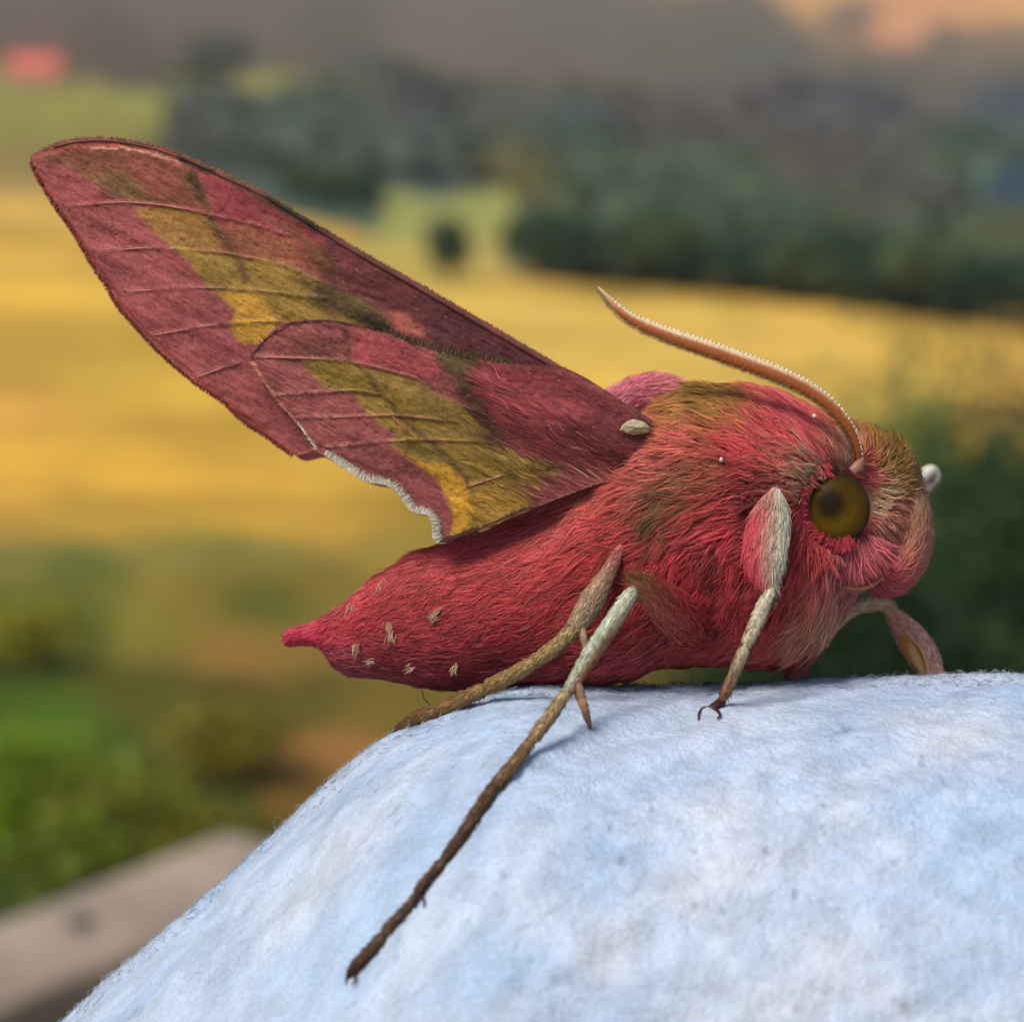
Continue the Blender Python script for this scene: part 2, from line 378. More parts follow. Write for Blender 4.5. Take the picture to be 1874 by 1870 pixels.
for x in np.arange(540, 690, 34):
    y = np.interp(x, EDGE_X, EDGE_Y) - 36 - hr.uniform(0, 10)
    b = land_at(float(x), y); sc = hr.uniform(0.8, 1.1) * (np.linalg.norm(b) / 300)
    copy_thing(kinds[hr.randrange(3)], b, hr.uniform(0, 6.3), (sc, sc, sc * 0.8))
place_tree('field_tree', land_at(822, 526), 6.6, 4.8, lin([62, 84, 56]) * GLEAF, 2600, 0.28, 'lone dark round tree standing at the corner of the golden field', None, 77)
# the wood that covers the far hillside: one mass of crowns
def ico():
    t = (1 + 5 ** 0.5) / 2
    v = np.array([(-1,t,0),(1,t,0),(-1,-t,0),(1,-t,0),(0,-1,t),(0,1,t),(0,-1,-t),(0,1,-t),(t,0,-1),(t,0,1),(-t,0,-1),(-t,0,1)], float)
    f = np.array([(0,11,5),(0,5,1),(0,1,7),(0,7,10),(0,10,11),(1,5,9),(5,11,4),(11,10,2),(10,7,6),(7,1,8),(3,9,4),(3,4,2),(3,2,6),(3,6,8),(3,8,9),(4,9,5),(2,4,11),(6,2,10),(8,6,7),(9,8,1)])
    return v / np.linalg.norm(v[0]), f
WOODS = [[(960, 215), (1250, 225), (1420, 195), (1620, 225), (1760, 300), (1760, 420), (1874, 470), (2300, 520), (2300, 640), (1874, 595), (1600, 565), (1150, 522), (985, 500), (965, 420)],
         [(330, 215), (450, 230), (560, 215), (640, 140), (740, 190), (960, 215), (960, 340), (700, 325), (560, 315), (340, 265)], [(1800, 220), (2300, 260), (2300, 520), (1830, 440)],
         [(300, 95), (440, 95), (430, 150), (320, 150)]]
wr = np.random.default_rng(3); px = wr.uniform(280, 2300, 40000); py = wr.uniform(90, 650, 40000)
keep = np.zeros(len(px), bool)
for p in WOODS: keep |= inpoly(px + 25 * fbm(px / 40, py / 30, 8), py + 10 * fbm(px / 40, py / 30, 6), p)
keep &= (fbm(px / 90, py / 45, 31) > -0.32)
light = inpoly(px, py, [(1745, 270), (1835, 270), (1830, 410), (1745, 410)]); keep &= ~light
px, py = px[keep][:7000], py[keep][:7000]; base = land_at(px, py); n = len(px)
iv, if_ = ico(); dist = np.hypot(base[:, 0], base[:, 1])
size = np.clip(dist / 230, 1, 2.6) * wr.uniform(0.9, 1.9, n)
V = base[:, None] + (iv[None] * (1 + 0.35 * wr.normal(size=(n, 12, 1)))) * size[:, None, None] * np.array([1, 1, 1.15]) + np.array([0, 0, 0.8]) * size[:, None, None]
wc = land_colour(px, py) * wr.uniform(0.8, 1.2, (n, 1)) * 1.6 * np.array([1.14, 1.0, 0.80])
wc *= np.minimum(1, 0.085 / wc.mean(1))[:, None]
wood = mesh_obj('woodland', V.reshape(-1, 3), (if_[None] + 12 * np.arange(n)[:, None, None]).reshape(-1, 3), M_LEAF, col=np.repeat(wc, 12, axis=0), smooth=False)
tag(wood, 'dark mixed woodland covering the far hillside behind the golden field', 'woodland', kind='stuff')
# garden trees close behind the moth's head and shrubs on the slope
def near(x, y, r):
    q = (x - 937) * RIGHT + (935 - y) * UP + F * FWD
    p = CAM + q / math.hypot(q[0], q[1]) * r
    return p
def garden_tree(name, x, ytop, r, width, col, n, label, group, seed, cone, leaf=0.05, cat='tree'):
    top = near(x, ytop, r); zb = float(ground_z(np.hypot(top[0], top[1])))
    return place_tree(name, (top[0], top[1], zb), top[2] - zb, width, lin(col) * GLEAF, n, leaf, label, group, seed, cone, cat, 60)
garden_tree('leafy_tree', 1680, 670, 21.0, 2.6, (112, 132, 66), 9000, 'tall light green leafy tree behind the head of the moth', None, 11, False, 0.07)
garden_tree('leafy_tree', 1850, 800, 17.0, 3.0, (58, 84, 46), 22000, 'dense dark green leafy tree beside the tall light green tree', None, 12, False, 0.06)
garden_tree('leafy_tree', 1560, 985, 15.0, 2.0, (44, 66, 36), 16000, 'low dark green bushy tree below the tall light green tree', None, 13, False, 0.05)
garden_tree('leafy_tree', 1360, 1150, 15.5, 1.9, (50, 66, 34), 9000, 'low olive green bushy tree under the belly of the moth', None, 14, False, 0.05)
SL = 'low rounded green shrub on the grassy slope'; SG = 'shrubs on the grassy slope'
for i, (x, y, r, wd, c) in enumerate([(60, 1310, 42, 3.2, (88, 112, 22)), (190, 1370, 40, 3.0, (86, 96, 24)), (420, 1300, 48, 3.0, (96, 92, 30)), (330, 1500, 37, 3.0, (80, 82, 24)), (120, 1500, 36, 2.6, (74, 88, 20)), (30, 1120, 60, 3.4, (104, 106, 32))]):
    top = near(x, y - 40, r); zb = float(ground_z(np.hypot(top[0], top[1])))
    place_tree('shrub', (top[0], top[1], zb), max(0.8 * (top[2] - zb), 0.9), wd, lin(c) * GLEAF * 1.9 * np.array([1.15, 1, .8]), 1300, 0.14, SL, SG, 60 + i, False, 'shrub')

# ------------------------------------------------------------------ far house
def box(c, s):
    c = np.asarray(c, float); s = np.asarray(s, float) / 2
    v = np.array([(x, y, z) for x in (-1, 1) for y in (-1, 1) for z in (-1, 1)], float) * s + c
    return v, np.array([(0, 1, 3, 2), (4, 6, 7, 5), (0, 4, 5, 1), (2, 3, 7, 6), (0, 2, 6, 4), (1, 5, 7, 3)])
hb = land_at(66, 160); house = thing('house', hb, 'small distant house with coral red roof at the end of the green field', 'house')
hw, hd, hh, rh = 15.0, 9.0, 4.6, 5.6
mesh_obj('wall', *[a + (hb if i == 0 else 0) for i, a in enumerate(box((0, 0, hh / 2), (hw, hd, hh)))], M_HOUSE, house, lin([214, 160, 130]) * 0.7, False)
o_ = 0.5
rv = np.array([(-hw/2-o_, -hd/2-o_, hh-.2), (hw/2+o_, -hd/2-o_, hh-.2), (hw/2+o_, hd/2+o_, hh-.2), (-hw/2-o_, hd/2+o_, hh-.2), (-hw/2-o_, 0, hh+rh), (hw/2+o_, 0, hh+rh)]) + hb
roof = mesh_obj('roof', rv, [np.array([(0, 1, 5, 4), (2, 3, 4, 5), (3, 2, 1, 0)]), np.array([(0, 4, 3), (1, 2, 5)])], M_HOUSE, house, lin([222, 112, 92]) * 0.75, False)
v, f = box((3.5, 0.4, hh + rh), (1.2, 1.2, 2.6)); mesh_obj('chimney', v + hb, f, M_HOUSE, roof, lin([170, 110, 90]) * 0.7, False)
for i, x in enumerate((-5, -2, 2, 5)):
    v, f = box((x, -hd / 2, 2.5), (1.2, 0.14, 1.5)); wn = mesh_obj('window', v + hb, f, M_HOUSE, house, lin([225, 215, 205]) * 0.8, False)
    v, f = box((x, -hd / 2 - 0.07, 2.5), (0.95, 0.05, 1.25)); mesh_obj('pane', v + hb, f, M_GLASS, wn, lin([60, 66, 74]) * 0.6, False)
v, f = box((0, -hd / 2, 1.1), (1.2, 0.12, 2.2)); mesh_obj('door', v + hb, f, M_HOUSE, house, lin([100, 70, 50]) * 0.7, False)

# ------------------------------------------------------------------ weathered wooden rail below left
def rail_pt(x, y, r): return near(x, y, r)
a0 = rail_pt(-620, 2010, 1.25); a1 = rail_pt(530, 1535, 1.57)
rail = thing('wooden_rail', (float(a0[0]), float(a0[1]), float(ground_z(1.3))), 'weathered grey brown wooden rail below the pale cloth', 'rail')
ax = a1 - a0; Lr = np.linalg.norm(ax); ax /= Lr
sd = np.cross(ax, [0, 0, 1]); sd /= np.linalg.norm(sd); upv = np.cross(sd, ax)
def beam(p, L, wdt, hgt, n=40):
    """rounded board from p along the rail axis; its top edge on p"""
    prof = []
    r = min(wdt, hgt) * 0.22
    for cx, cy, s0 in ((wdt/2 - r, -r, 0), (-wdt/2 + r, -r, 90), (-wdt/2 + r, -hgt + r, 180), (wdt/2 - r, -hgt + r, 270)):
        for a in np.radians(np.linspace(s0, s0 + 90, 5)): prof.append((cx + r * math.cos(a), cy + r * math.sin(a)))
    prof = np.array(prof); s = np.linspace(0, L, n); e = 1 - 0.35 * np.clip((s - (L - 0.012)) / 0.012, 0, 1) ** 2
    V = p + s[:, None, None] * ax + (prof[None, :, :1] * e[:, None, None]) * sd + ((prof[None, :, 1:] + hgt/2) * e[:, None, None] - hgt/2) * upv
    m = len(prof); V = V.reshape(-1, 3); V = np.vstack([V, V[:m].mean(0), V[-m:].mean(0)])
    j = np.arange(m); k = n * m
    caps = np.vstack([np.stack([np.full(m, k), j, (j + 1) % m], 1), np.stack([np.full(m, k + 1), (n - 1) * m + (j + 1) % m, (n - 1) * m + j], 1)])
    jj = np.tile(np.arange(m), n); ss = np.repeat(s, m)
    g = 1 + 0.5 * fbm(jj * 1.7, ss * 6, 91) + 0.35 * fbm(jj * 0.3, ss * 26, 92)      # weathered grain
    return V, [grid_faces(n, m, True), caps], np.r_[g, 1, 1][:, None]
V, f, g = beam(a0, Lr, 0.10, 0.034); tb = mesh_obj('top_board', V, f, M_WOOD, rail, lin([190, 168, 146]) * 0.62 * g)
V, f, g = beam(a0 - upv * 0.036 + sd * 0.012, Lr - 0.05, 0.05, 0.06); mesh_obj('side_board', V, f, M_WOOD, rail, lin([178, 154, 134]) * 0.6 * g)
for t in (0.40, 0.93):
    c = a0 + ax * Lr * t - upv * 0.02
    zg = float(ground_z(np.hypot(c[0], c[1]))); v, f = box((c[0], c[1], (c[2] - 0.012 + zg) / 2), (0.06, 0.06, c[2] - 0.012 - zg))
    if t < 0.9: mesh_obj('post', v, f, M_WOOD, rail, lin([120, 98, 84]) * 0.55, False)
bx = rail_pt(245, 1612, 1.40)
tt = ((bx - a0) @ ax); bc = a0 + ax * tt
V, f = tube(np.array([bc - upv * 0.002, bc + upv * 0.004, bc + upv * 0.0055]), [0.0075, 0.0075, 0.005], 14, side=ax)
mesh_obj('bolt', V, f, M_WOOD, rail, lin([92, 88, 80]) * 0.5)
V, f, g = beam(bc + ax * -0.012 - upv * 0.001 - sd * 0.0505, 0.022, 0.004, 0.03, 6); mesh_obj('bracket', V, f, M_WOOD, rail, lin([92, 92, 82]) * 0.5)

# ------------------------------------------------------------------ the cloth hump
EX = [-900, -500, -250, 0, 115, 200, 330, 450, 570, 640, 720, 800, 880, 950, 1050, 1150, 1250, 1400, 1550, 1700, 1874, 2300, 2900]
EY = [3000, 2520, 2230, 1972, 1868, 1790, 1680, 1570, 1462, 1396, 1345, 1308, 1270, 1254, 1254, 1258, 1254, 1251, 1242, 1238, 1236, 1250, 1330]
_e = smooth_curve(np.c_[EX, EY], 3000)
def edge_y(x): return np.interp(x, _e[:, 0], _e[:, 1])
def edge_cos(x):
    s = (edge_y(np.asarray(x) + 120) - edge_y(np.asarray(x) - 120)) / 240
    return 1 / np.sqrt(1 + s * s)
CR = 900.0; D0 = 20.0
def cloth_d(x, y):
    s = np.maximum((np.asarray(y, float) - edge_y(x)) * edge_cos(x), 0)
    th = np.arccos(np.clip(1 - s / CR, -1, 1))
    return D0 - CR * np.sin(np.minimum(th, 1.45))
cx = np.concatenate([np.arange(-860, -100, 30), np.arange(-100, 1980, 5.0), np.arange(1980, 2900, 30)])
th = np.concatenate([np.radians(np.linspace(-80, -8, 24)), np.radians(np.linspace(-7, 60, 190)), np.radians(np.linspace(61, 88, 40))])
X, TH = np.meshgrid(cx, th, indexing='ij')
S = CR * (1 - np.cos(TH)) / edge_cos(X)
wob = 2.5 * fbm(X / 55, X * 0 + 3, 2)
Y = edge_y(X) + S + wob
Dp = D0 - CR * np.sin(TH)
u_, v_ = X, CR * TH + X * 0.2
disp = 6.0 * fbm(u_ / 150, v_ / 130, 51) + 5.0 * fbm(u_ / 46, v_ / 42, 52) + 2.6 * vnoise((u_ * 0.7 + v_ * 0.6) / 34, (v_ * 0.7 - u_ * 0.6) / 9, 53) + 2.0 * vnoise(u_ / 8, v_ / 8, 54)
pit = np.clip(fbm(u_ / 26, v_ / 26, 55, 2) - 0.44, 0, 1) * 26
for cr_pts, amp, wdt in (([(960, 1400), (1090, 1335), (1260, 1290)], 7, 16), ([(1000, 1455), (1150, 1385), (1330, 1345)], 6, 18), ([(420, 1640), (640, 1500), (820, 1400)], 6, 22), ([(300, 1800), (520, 1690), (700, 1600)], 6, 26), ([(1350, 1560), (1560, 1480), (1800, 1440)], 8, 34), ([(1050, 1720), (1250, 1640), (1420, 1610)], 7, 34)):
    disp = disp + amp * np.exp(-(segdist(X, Y, cr_pts) / wdt) ** 2) - 0.7 * amp * np.exp(-(segdist(X, Y - 1.6 * wdt, cr_pts) / wdt) ** 2)      # soft creases
disp = disp - pit
NY = -np.cos(TH); ND = -np.sin(TH)      # outward: up at the ridge, towards the viewer below
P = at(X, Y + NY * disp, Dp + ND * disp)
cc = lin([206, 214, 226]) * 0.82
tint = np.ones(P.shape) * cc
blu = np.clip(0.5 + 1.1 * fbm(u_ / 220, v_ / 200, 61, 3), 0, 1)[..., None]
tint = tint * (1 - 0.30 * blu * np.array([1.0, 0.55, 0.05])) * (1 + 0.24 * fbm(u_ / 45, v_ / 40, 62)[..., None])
tint *= (1 - 0.30 * np.clip(pit / 6, 0, 1))[..., None]          # shade of the pits in the pile, darkened into the tint
cl_front = P.reshape(-1, 3); nu, nv = X.shape
# a second sheet underneath and a rim: the cloth has thickness
P2 = at(X, Y + 46 * np.cos(TH), Dp + 46 * np.sin(TH)).reshape(-1, 3)
gf = grid_faces(nu, nv); k = nu * nv
rim = np.concatenate([np.arange(nv), np.arange(1, nu) * nv + nv - 1, (nu - 1) * nv + np.arange(nv - 2, -1, -1), np.arange(nu - 2, 0, -1) * nv])
rf = np.stack([rim, np.roll(rim, -1), np.roll(rim, -1) + k, rim + k], 1)
cloth = thing('cloth', tuple(at(937, 1700, 0)), 'pale blue white fleece cloth rounded into a hump under the moth', 'cloth')
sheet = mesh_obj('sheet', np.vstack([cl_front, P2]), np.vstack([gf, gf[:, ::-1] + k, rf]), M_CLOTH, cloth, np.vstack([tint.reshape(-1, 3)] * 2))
# fibres of the pile
fr = np.random.default_rng(17)
def cloth_point(x, thv):
    i = np.clip(np.searchsorted(cx, x), 1, nu - 2); j = np.clip(np.searchsorted(th, thv), 1, nv - 2)
    p = P[i, j]; n = np.cross(P[i, j + 1] - P[i, j - 1], P[i + 1, j] - P[i - 1, j]); n /= np.linalg.norm(n, axis=1)[:, None]
    out = at(x, edge_y(x) - 200, -400) - at(x, edge_y(x) + 800, 200)
    n *= np.sign((n * out).sum(1))[:, None]
    return p, n, tint[i, j]
def pile(n, t0, t1, lmin, lmax, wd, liftm, liftv, clump):
    x = fr.uniform(-60, 1930, n); t = np.radians(fr.uniform(t0, t1, n))
    p, nn, tc = cloth_point(x, t)
    a = np.radians(fr.normal(35, 40, n)) + np.where(fr.random(n) < 0.5, 0, math.pi)
    g = np.cos(a)[:, None] * RIGHT + np.sin(a)[:, None] * UP
    T = g - (g * nn).sum(1)[:, None] * nn; T /= np.linalg.norm(T, axis=1)[:, None] + 1e-12
    return strands(p, nn, T, fr.uniform(lmin, lmax, n) * K, wd * K * fr.uniform(0.7, 1.3, n), tc * fr.uniform(0.85, 1.15, (n, 1)), lift=np.clip(fr.normal(liftm, liftv, n), 0.02, 1.4), rings=4, clump=clump, pull=0.35, wave=0.35, rng=fr, soft=1.0)
V1 = pile(120, -4, 80, 14, 40, 0.9, 0.05, 0.08, 0); V2 = pile(2600, -9, 12, 8, 24, 1.5, 0.8, 0.35, 0)
V, f, C = join([V1[:3], V2[:3]]); tag(mesh_obj('pile', V, f, M_FIBRE, cloth, C, nrm=np.vstack([V1[3], V2[3]])), kind='stuff')
# loose lint hairs
for pts in ([(828, 1262, 60), (820, 1240, 70), (834, 1264, 60), (845, 1280, 30)][1:], [(772, 1262, 60), (776, 1278, 50), (790, 1292, 40), (800, 1304, 25)], [(500, 1508, 10), (506, 1494, 14), (520, 1500, 14), (530, 1492, 12)], [(590, 1440, 8), (594, 1428, 12), (606, 1422, 12), (600, 1434, 10)]):
    q = smooth_curve(pts, 16); V, f = tube(at(q[:, 0], q[:, 1], q[:, 2]), 1.1 * K, 5)
    mesh_obj('lint', V, f, M_FIBRE, cloth, lin([170, 160, 120]) * 0.6)

# ------------------------------------------------------------------ the moth
GM = 0.95   # pigment scale
mbase = at(1000, 1256, D0)
moth = thing('moth', tuple(mbase), 'pink and olive furry hawk moth with raised wings standing on the pale cloth', 'moth')
# body: one continuous surface from tail to head; stations x, top y, bottom y, half width
ST = np.array([(524,1158,1176,10),(530,1150,1184,17),(545,1144,1186,22),(565,1138,1184,24),(588,1128,1190,30),(612,1112,1222,52),(640,1094,1238,70),(700,1046,1244,100),(760,1010,1254,122),(820,992,1264,138),(900,968,1260,152),
    (1000,925,1256,168),(1060,885,1252,182),(1110,845,1248,198),(1160,785,1238,216),(1200,752,1222,230),(1250,722,1214,244),(1300,710,1212,250),(1350,712,1212,250),(1400,720,1214,244),(1450,734,1206,230),(1490,750,1186,212),(1530,764,1130,165),
    (1570,778,1080,138),(1610,792,1058,118),(1645,815,1046,96),(1668,846,1030,72),(1684,890,1000,48),(1690,930,965,18)], float)
xs = np.concatenate([np.linspace(524, 620, 26), np.linspace(624, 1640, 190), np.linspace(1645, 1690, 24)])
top = np.interp(xs, ST[:, 0], ST[:, 1]); bot = np.interp(xs, ST[:, 0], ST[:, 2]); hwd = np.interp(xs, ST[:, 0], ST[:, 3])
kern = np.array([1, 2, 3, 2, 1]) / 9.0
for a in (top, bot, hwd):
    b = np.convolve(np.pad(a, 2, mode='edge'), kern, 'valid'); a[3:-3] = b[3:-3]
NA = 110; ang = np.linspace(0, 2 * math.pi, NA, endpoint=False)
cyc = (top + bot) / 2; hh_ = (bot - top) / 2 - 4
ca, sa = np.cos(ang), np.sin(ang)
sq = lambda c: np.sign(c) * np.abs(c) ** 0.9
BX = np.repeat(xs[:, None], NA, 1); BY = cyc[:, None] - hh_[:, None] * sq(sa)[None]; BD = -hwd[:, None] * sq(ca)[None]
BX = BX + 3 * fbm(BY / 60, BD / 60 + BX / 80, 71); BY = BY + 4 * fbm(BX / 70, BD / 60 + BY / 90, 72)
dent = 46 * np.exp(-(((BX - 1524) ** 2 + (BY - 931) ** 2) / 70.0 ** 2) ** 2) * np.clip(np.abs(BD) / 90, 0, 1)   # eye sockets
BD = np.sign(BD) * np.maximum(np.abs(BD) - dent, 4)
BP = flat_at(BX, BY, BD); nb = len(xs)
# fur control samples: x, y, lie dx, dy, length, r, g, b
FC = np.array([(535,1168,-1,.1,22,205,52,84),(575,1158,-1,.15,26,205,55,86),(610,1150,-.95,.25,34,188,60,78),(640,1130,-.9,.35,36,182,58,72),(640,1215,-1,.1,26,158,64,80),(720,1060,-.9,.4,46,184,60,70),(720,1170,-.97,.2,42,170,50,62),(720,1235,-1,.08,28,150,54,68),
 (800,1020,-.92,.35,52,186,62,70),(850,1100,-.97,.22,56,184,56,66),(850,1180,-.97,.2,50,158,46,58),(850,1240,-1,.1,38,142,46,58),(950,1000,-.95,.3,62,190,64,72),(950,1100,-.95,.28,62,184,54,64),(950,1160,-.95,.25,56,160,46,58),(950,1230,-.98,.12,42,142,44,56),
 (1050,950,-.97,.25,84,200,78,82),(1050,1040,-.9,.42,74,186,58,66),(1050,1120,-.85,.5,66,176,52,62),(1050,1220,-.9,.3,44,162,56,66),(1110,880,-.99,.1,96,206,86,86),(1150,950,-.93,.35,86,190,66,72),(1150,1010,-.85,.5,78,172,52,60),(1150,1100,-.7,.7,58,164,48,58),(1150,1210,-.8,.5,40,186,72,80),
 (1180,805,-1,.02,70,190,84,80),(1210,830,-1,.03,92,214,96,98),(1180,870,-.99,.1,96,214,90,92),(1220,880,-.97,.2,86,180,82,74),(1275,850,-.98,.08,84,172,78,66),(1245,912,-.75,.65,80,100,66,40),(1222,942,-.75,.65,70,96,62,40),(1285,880,-.85,.4,78,120,74,46),(1330,860,-.97,.1,80,160,80,60),(1340,905,-.95,.2,72,186,70,68),
 (1290,950,-.85,.45,66,182,58,66),(1200,990,-.8,.6,72,176,54,62),(1270,1000,-.75,.6,58,192,58,70),(1350,955,-.6,.4,50,222,62,78),(1310,1022,-.4,.6,42,112,36,42),(1250,1060,-.5,.8,52,166,48,58),(1300,1090,-.3,.9,46,172,52,62),(1345,1040,-.4,.8,50,192,58,68),(1275,1125,-.4,.8,30,88,36,34),(1280,1180,-.5,.8,42,200,74,80),(1370,1180,-.5,.8,44,212,78,86),
 (1390,900,-.9,.2,40,96,30,38),(1380,940,-.8,.3,40,120,36,44),(1400,1020,-.5,.8,48,160,46,56),(1400,1110,-.4,.9,52,190,56,66),(1450,960,-.5,.8,52,176,52,62),(1460,1050,-.3,.95,62,190,64,72),(1485,1010,-.4,.9,54,172,52,60),(1500,1070,-.45,.88,62,205,100,96),(1505,1110,-.5,.85,72,220,140,122),(1470,1150,-.55,.8,62,215,112,106),(1430,1190,-.5,.8,46,208,80,86),(1440,1120,-.45,.88,56,196,60,70),
 (1210,745,-.95,-.15,56,206,112,84),(1250,735,-.95,-.2,60,192,106,62),(1300,722,-.8,-.5,56,150,102,46),(1360,730,-.5,-.7,46,152,98,46),(1330,765,-.85,-.3,62,146,98,46),(1260,772,-.98,-.05,66,196,112,68),(1200,775,-1,0,60,206,108,88),(1290,745,-.85,-.35,60,158,104,46),(1345,742,-.7,-.5,52,150,98,44),(1378,752,-.6,-.6,50,154,98,46),(1325,790,-.95,-.15,66,176,100,58),(1390,770,-.7,-.55,56,160,96,50),
 (1300,805,-.98,-.05,82,216,86,90),(1360,815,-.95,-.1,80,218,80,88),(1420,780,-.75,-.55,78,224,80,92),(1440,740,-.6,-.75,62,222,88,92),(1480,790,-.7,-.62,62,220,76,90),(1400,845,-.95,-.1,82,206,70,80),(1445,848,-.9,-.2,56,204,92,92),(1492,862,-.9,-.25,40,176,138,120),(1500,830,-.75,-.6,50,214,84,92),(1420,880,-.9,.0,46,150,60,60),(1520,760,-.7,-.6,48,218,92,88),(1560,765,-.6,-.6,44,210,104,80),
 (1548,830,-.5,-.8,34,200,130,116),(1600,800,.1,-.9,54,156,100,44),(1640,825,.4,-.8,52,152,102,46),(1662,860,.7,-.4,44,142,102,52),(1645,880,.7,-.2,34,150,104,60),(1620,870,.4,-.6,38,150,104,54),(1615,850,.2,-.8,44,152,108,60),(1585,862,.4,.4,30,220,76,92),(1600,885,.6,.3,30,222,110,112),(1612,898,.7,.3,26,222,180,154),(1650,930,.7,.4,32,192,112,98),(1682,960,.7,.4,32,206,102,98),(1640,985,.5,.6,32,184,112,98),(1640,1040,.3,.9,30,224,82,92),(1595,1000,.1,.9,32,200,80,96),(1560,1035,0,1,44,208,116,120),(1520,1030,-.2,1,42,196,92,98)], float)
def fur_at(x, y, jit=0.0, rng=RNG, power=3.0):
    jx = x + rng.normal(0, 1, len(x)) * jit; jy = y + rng.normal(0, 1, len(x)) * jit
    d2 = (jx[:, None] - FC[None, :, 0]) ** 2 + (jy[:, None] - FC[None, :, 1]) ** 2 + 40
    wt = d2 ** -power; wt /= wt.sum(1)[:, None]
    d2b = (x[:, None] - FC[None, :, 0]) ** 2 + (y[:, None] - FC[None, :, 1]) ** 2 + 400
    wb = d2b ** -1.6; wb /= wb.sum(1)[:, None]
    return wb @ FC[:, 2:4], wb @ FC[:, 4], wt @ lin(FC[:, 5:8])
def mirror_seen(P):
    """where a point of either flank shows on the near flank"""
    qd = (P - CAM) @ FWD / K - F
    return seen(P - ((qd + np.abs(qd)) * K)[:, None] * FWD)
bv = BP.reshape(-1, 3); sx, sy = mirror_seen(bv)
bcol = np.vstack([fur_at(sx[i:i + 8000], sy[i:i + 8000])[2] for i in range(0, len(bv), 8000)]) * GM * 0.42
bV = np.vstack([bv, bv[:NA].mean(0), bv[-NA:].mean(0)]); j = np.arange(NA)
caps = np.vstack([np.stack([np.full(NA, nb * NA), j, (j + 1) % NA], 1), np.stack([np.full(NA, nb * NA + 1), (nb - 1) * NA + (j + 1) % NA, (nb - 1) * NA + j], 1)])
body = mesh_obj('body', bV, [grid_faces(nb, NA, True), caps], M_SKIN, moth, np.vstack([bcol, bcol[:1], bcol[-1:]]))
EYE = (1530, 930, 64)
def surface_samples(Pg, n, rng, closed=True):
    """random points with normals on a grid surface, even by area"""
    a = Pg; b = np.roll(Pg, -1, 1) if closed else None
    q00 = a[:-1]; q01 = b[:-1]; q10 = a[1:]; q11 = b[1:]
    cr = np.cross(q01 - q00, q10 - q00); ar = np.linalg.norm(cr, axis=2)
    pr = (ar / ar.sum()).ravel(); k = rng.choice(len(pr), n, p=pr)
    u = rng.random((n, 1)); v = rng.random((n, 1))
    g = lambda z: z.reshape(-1, 3)[k]
    p = (g(q00) * (1 - u) + g(q01) * u) * (1 - v) + (g(q10) * (1 - u) + g(q11) * u) * v
    nn = g(cr); nn = nn / (np.linalg.norm(nn, axis=1)[:, None] + 1e-20)
    return p, nn
def coat(n, rng, sel, lscale=1.0, wd=3.0, clump=2500, name='fur', liftm=0.22, pull=0.6, wave=0.16):
    p, nn = surface_samples(BP, n, rng)
    ctr = np.stack([np.interp(seen(p)[0], xs, cyc)], 1); axis_pt = flat_at(seen(p)[0], ctr[:, 0], 0)
    nn *= np.sign(((p - axis_pt) * nn).sum(1))[:, None]
    x, y = mirror_seen(p)
    ok = sel(x, y) & (np.hypot((x - EYE[0]), (y - EYE[1])) > EYE[2] + 2)
    dep = (p - CAM) @ FWD / K - F
    ok &= (dep < 40) | (rng.random(n) < 0.45)
    p, nn, x, y = p[ok], nn[ok], x[ok], y[ok]
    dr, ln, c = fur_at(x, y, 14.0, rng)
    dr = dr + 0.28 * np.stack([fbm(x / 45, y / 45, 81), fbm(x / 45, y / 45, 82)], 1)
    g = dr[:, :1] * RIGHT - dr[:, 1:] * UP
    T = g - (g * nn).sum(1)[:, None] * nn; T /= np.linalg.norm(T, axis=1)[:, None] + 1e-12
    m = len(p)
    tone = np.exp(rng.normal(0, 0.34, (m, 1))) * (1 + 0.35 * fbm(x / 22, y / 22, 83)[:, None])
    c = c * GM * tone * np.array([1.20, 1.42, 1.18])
    pale = rng.random((m, 1)) < 0.04
    c = np.where(pale, c * 0.6 + lin([235, 180, 165]) * 0.22, c)
    V, f, C, NR = strands(p, nn, T, ln * lscale * K * rng.uniform(0.45, 1.3, m), wd * K * rng.uniform(0.6, 1.3, m), np.clip(c, 0, 0.9), lift=np.clip(rng.normal(liftm, 0.12, m), 0.03, 1.2), clump=clump, pull=pull, wave=wave, rng=rng)
    return tag(mesh_obj(name, V, f, M_FUR, moth, C, nrm=NR), kind='stuff')
fr2 = np.random.default_rng(23)
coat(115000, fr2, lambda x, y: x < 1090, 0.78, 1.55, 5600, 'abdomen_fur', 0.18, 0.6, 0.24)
coat(140000, fr2, lambda x, y: (x >= 1090) & (x < 1512), 1.12, 1.75, 2600, 'thorax_fur', 0.32, 0.75, 0.24)
coat(90000, fr2, lambda x, y: x >= 1512, 0.9, 1.6, 2000, 'head_fur', 0.4)
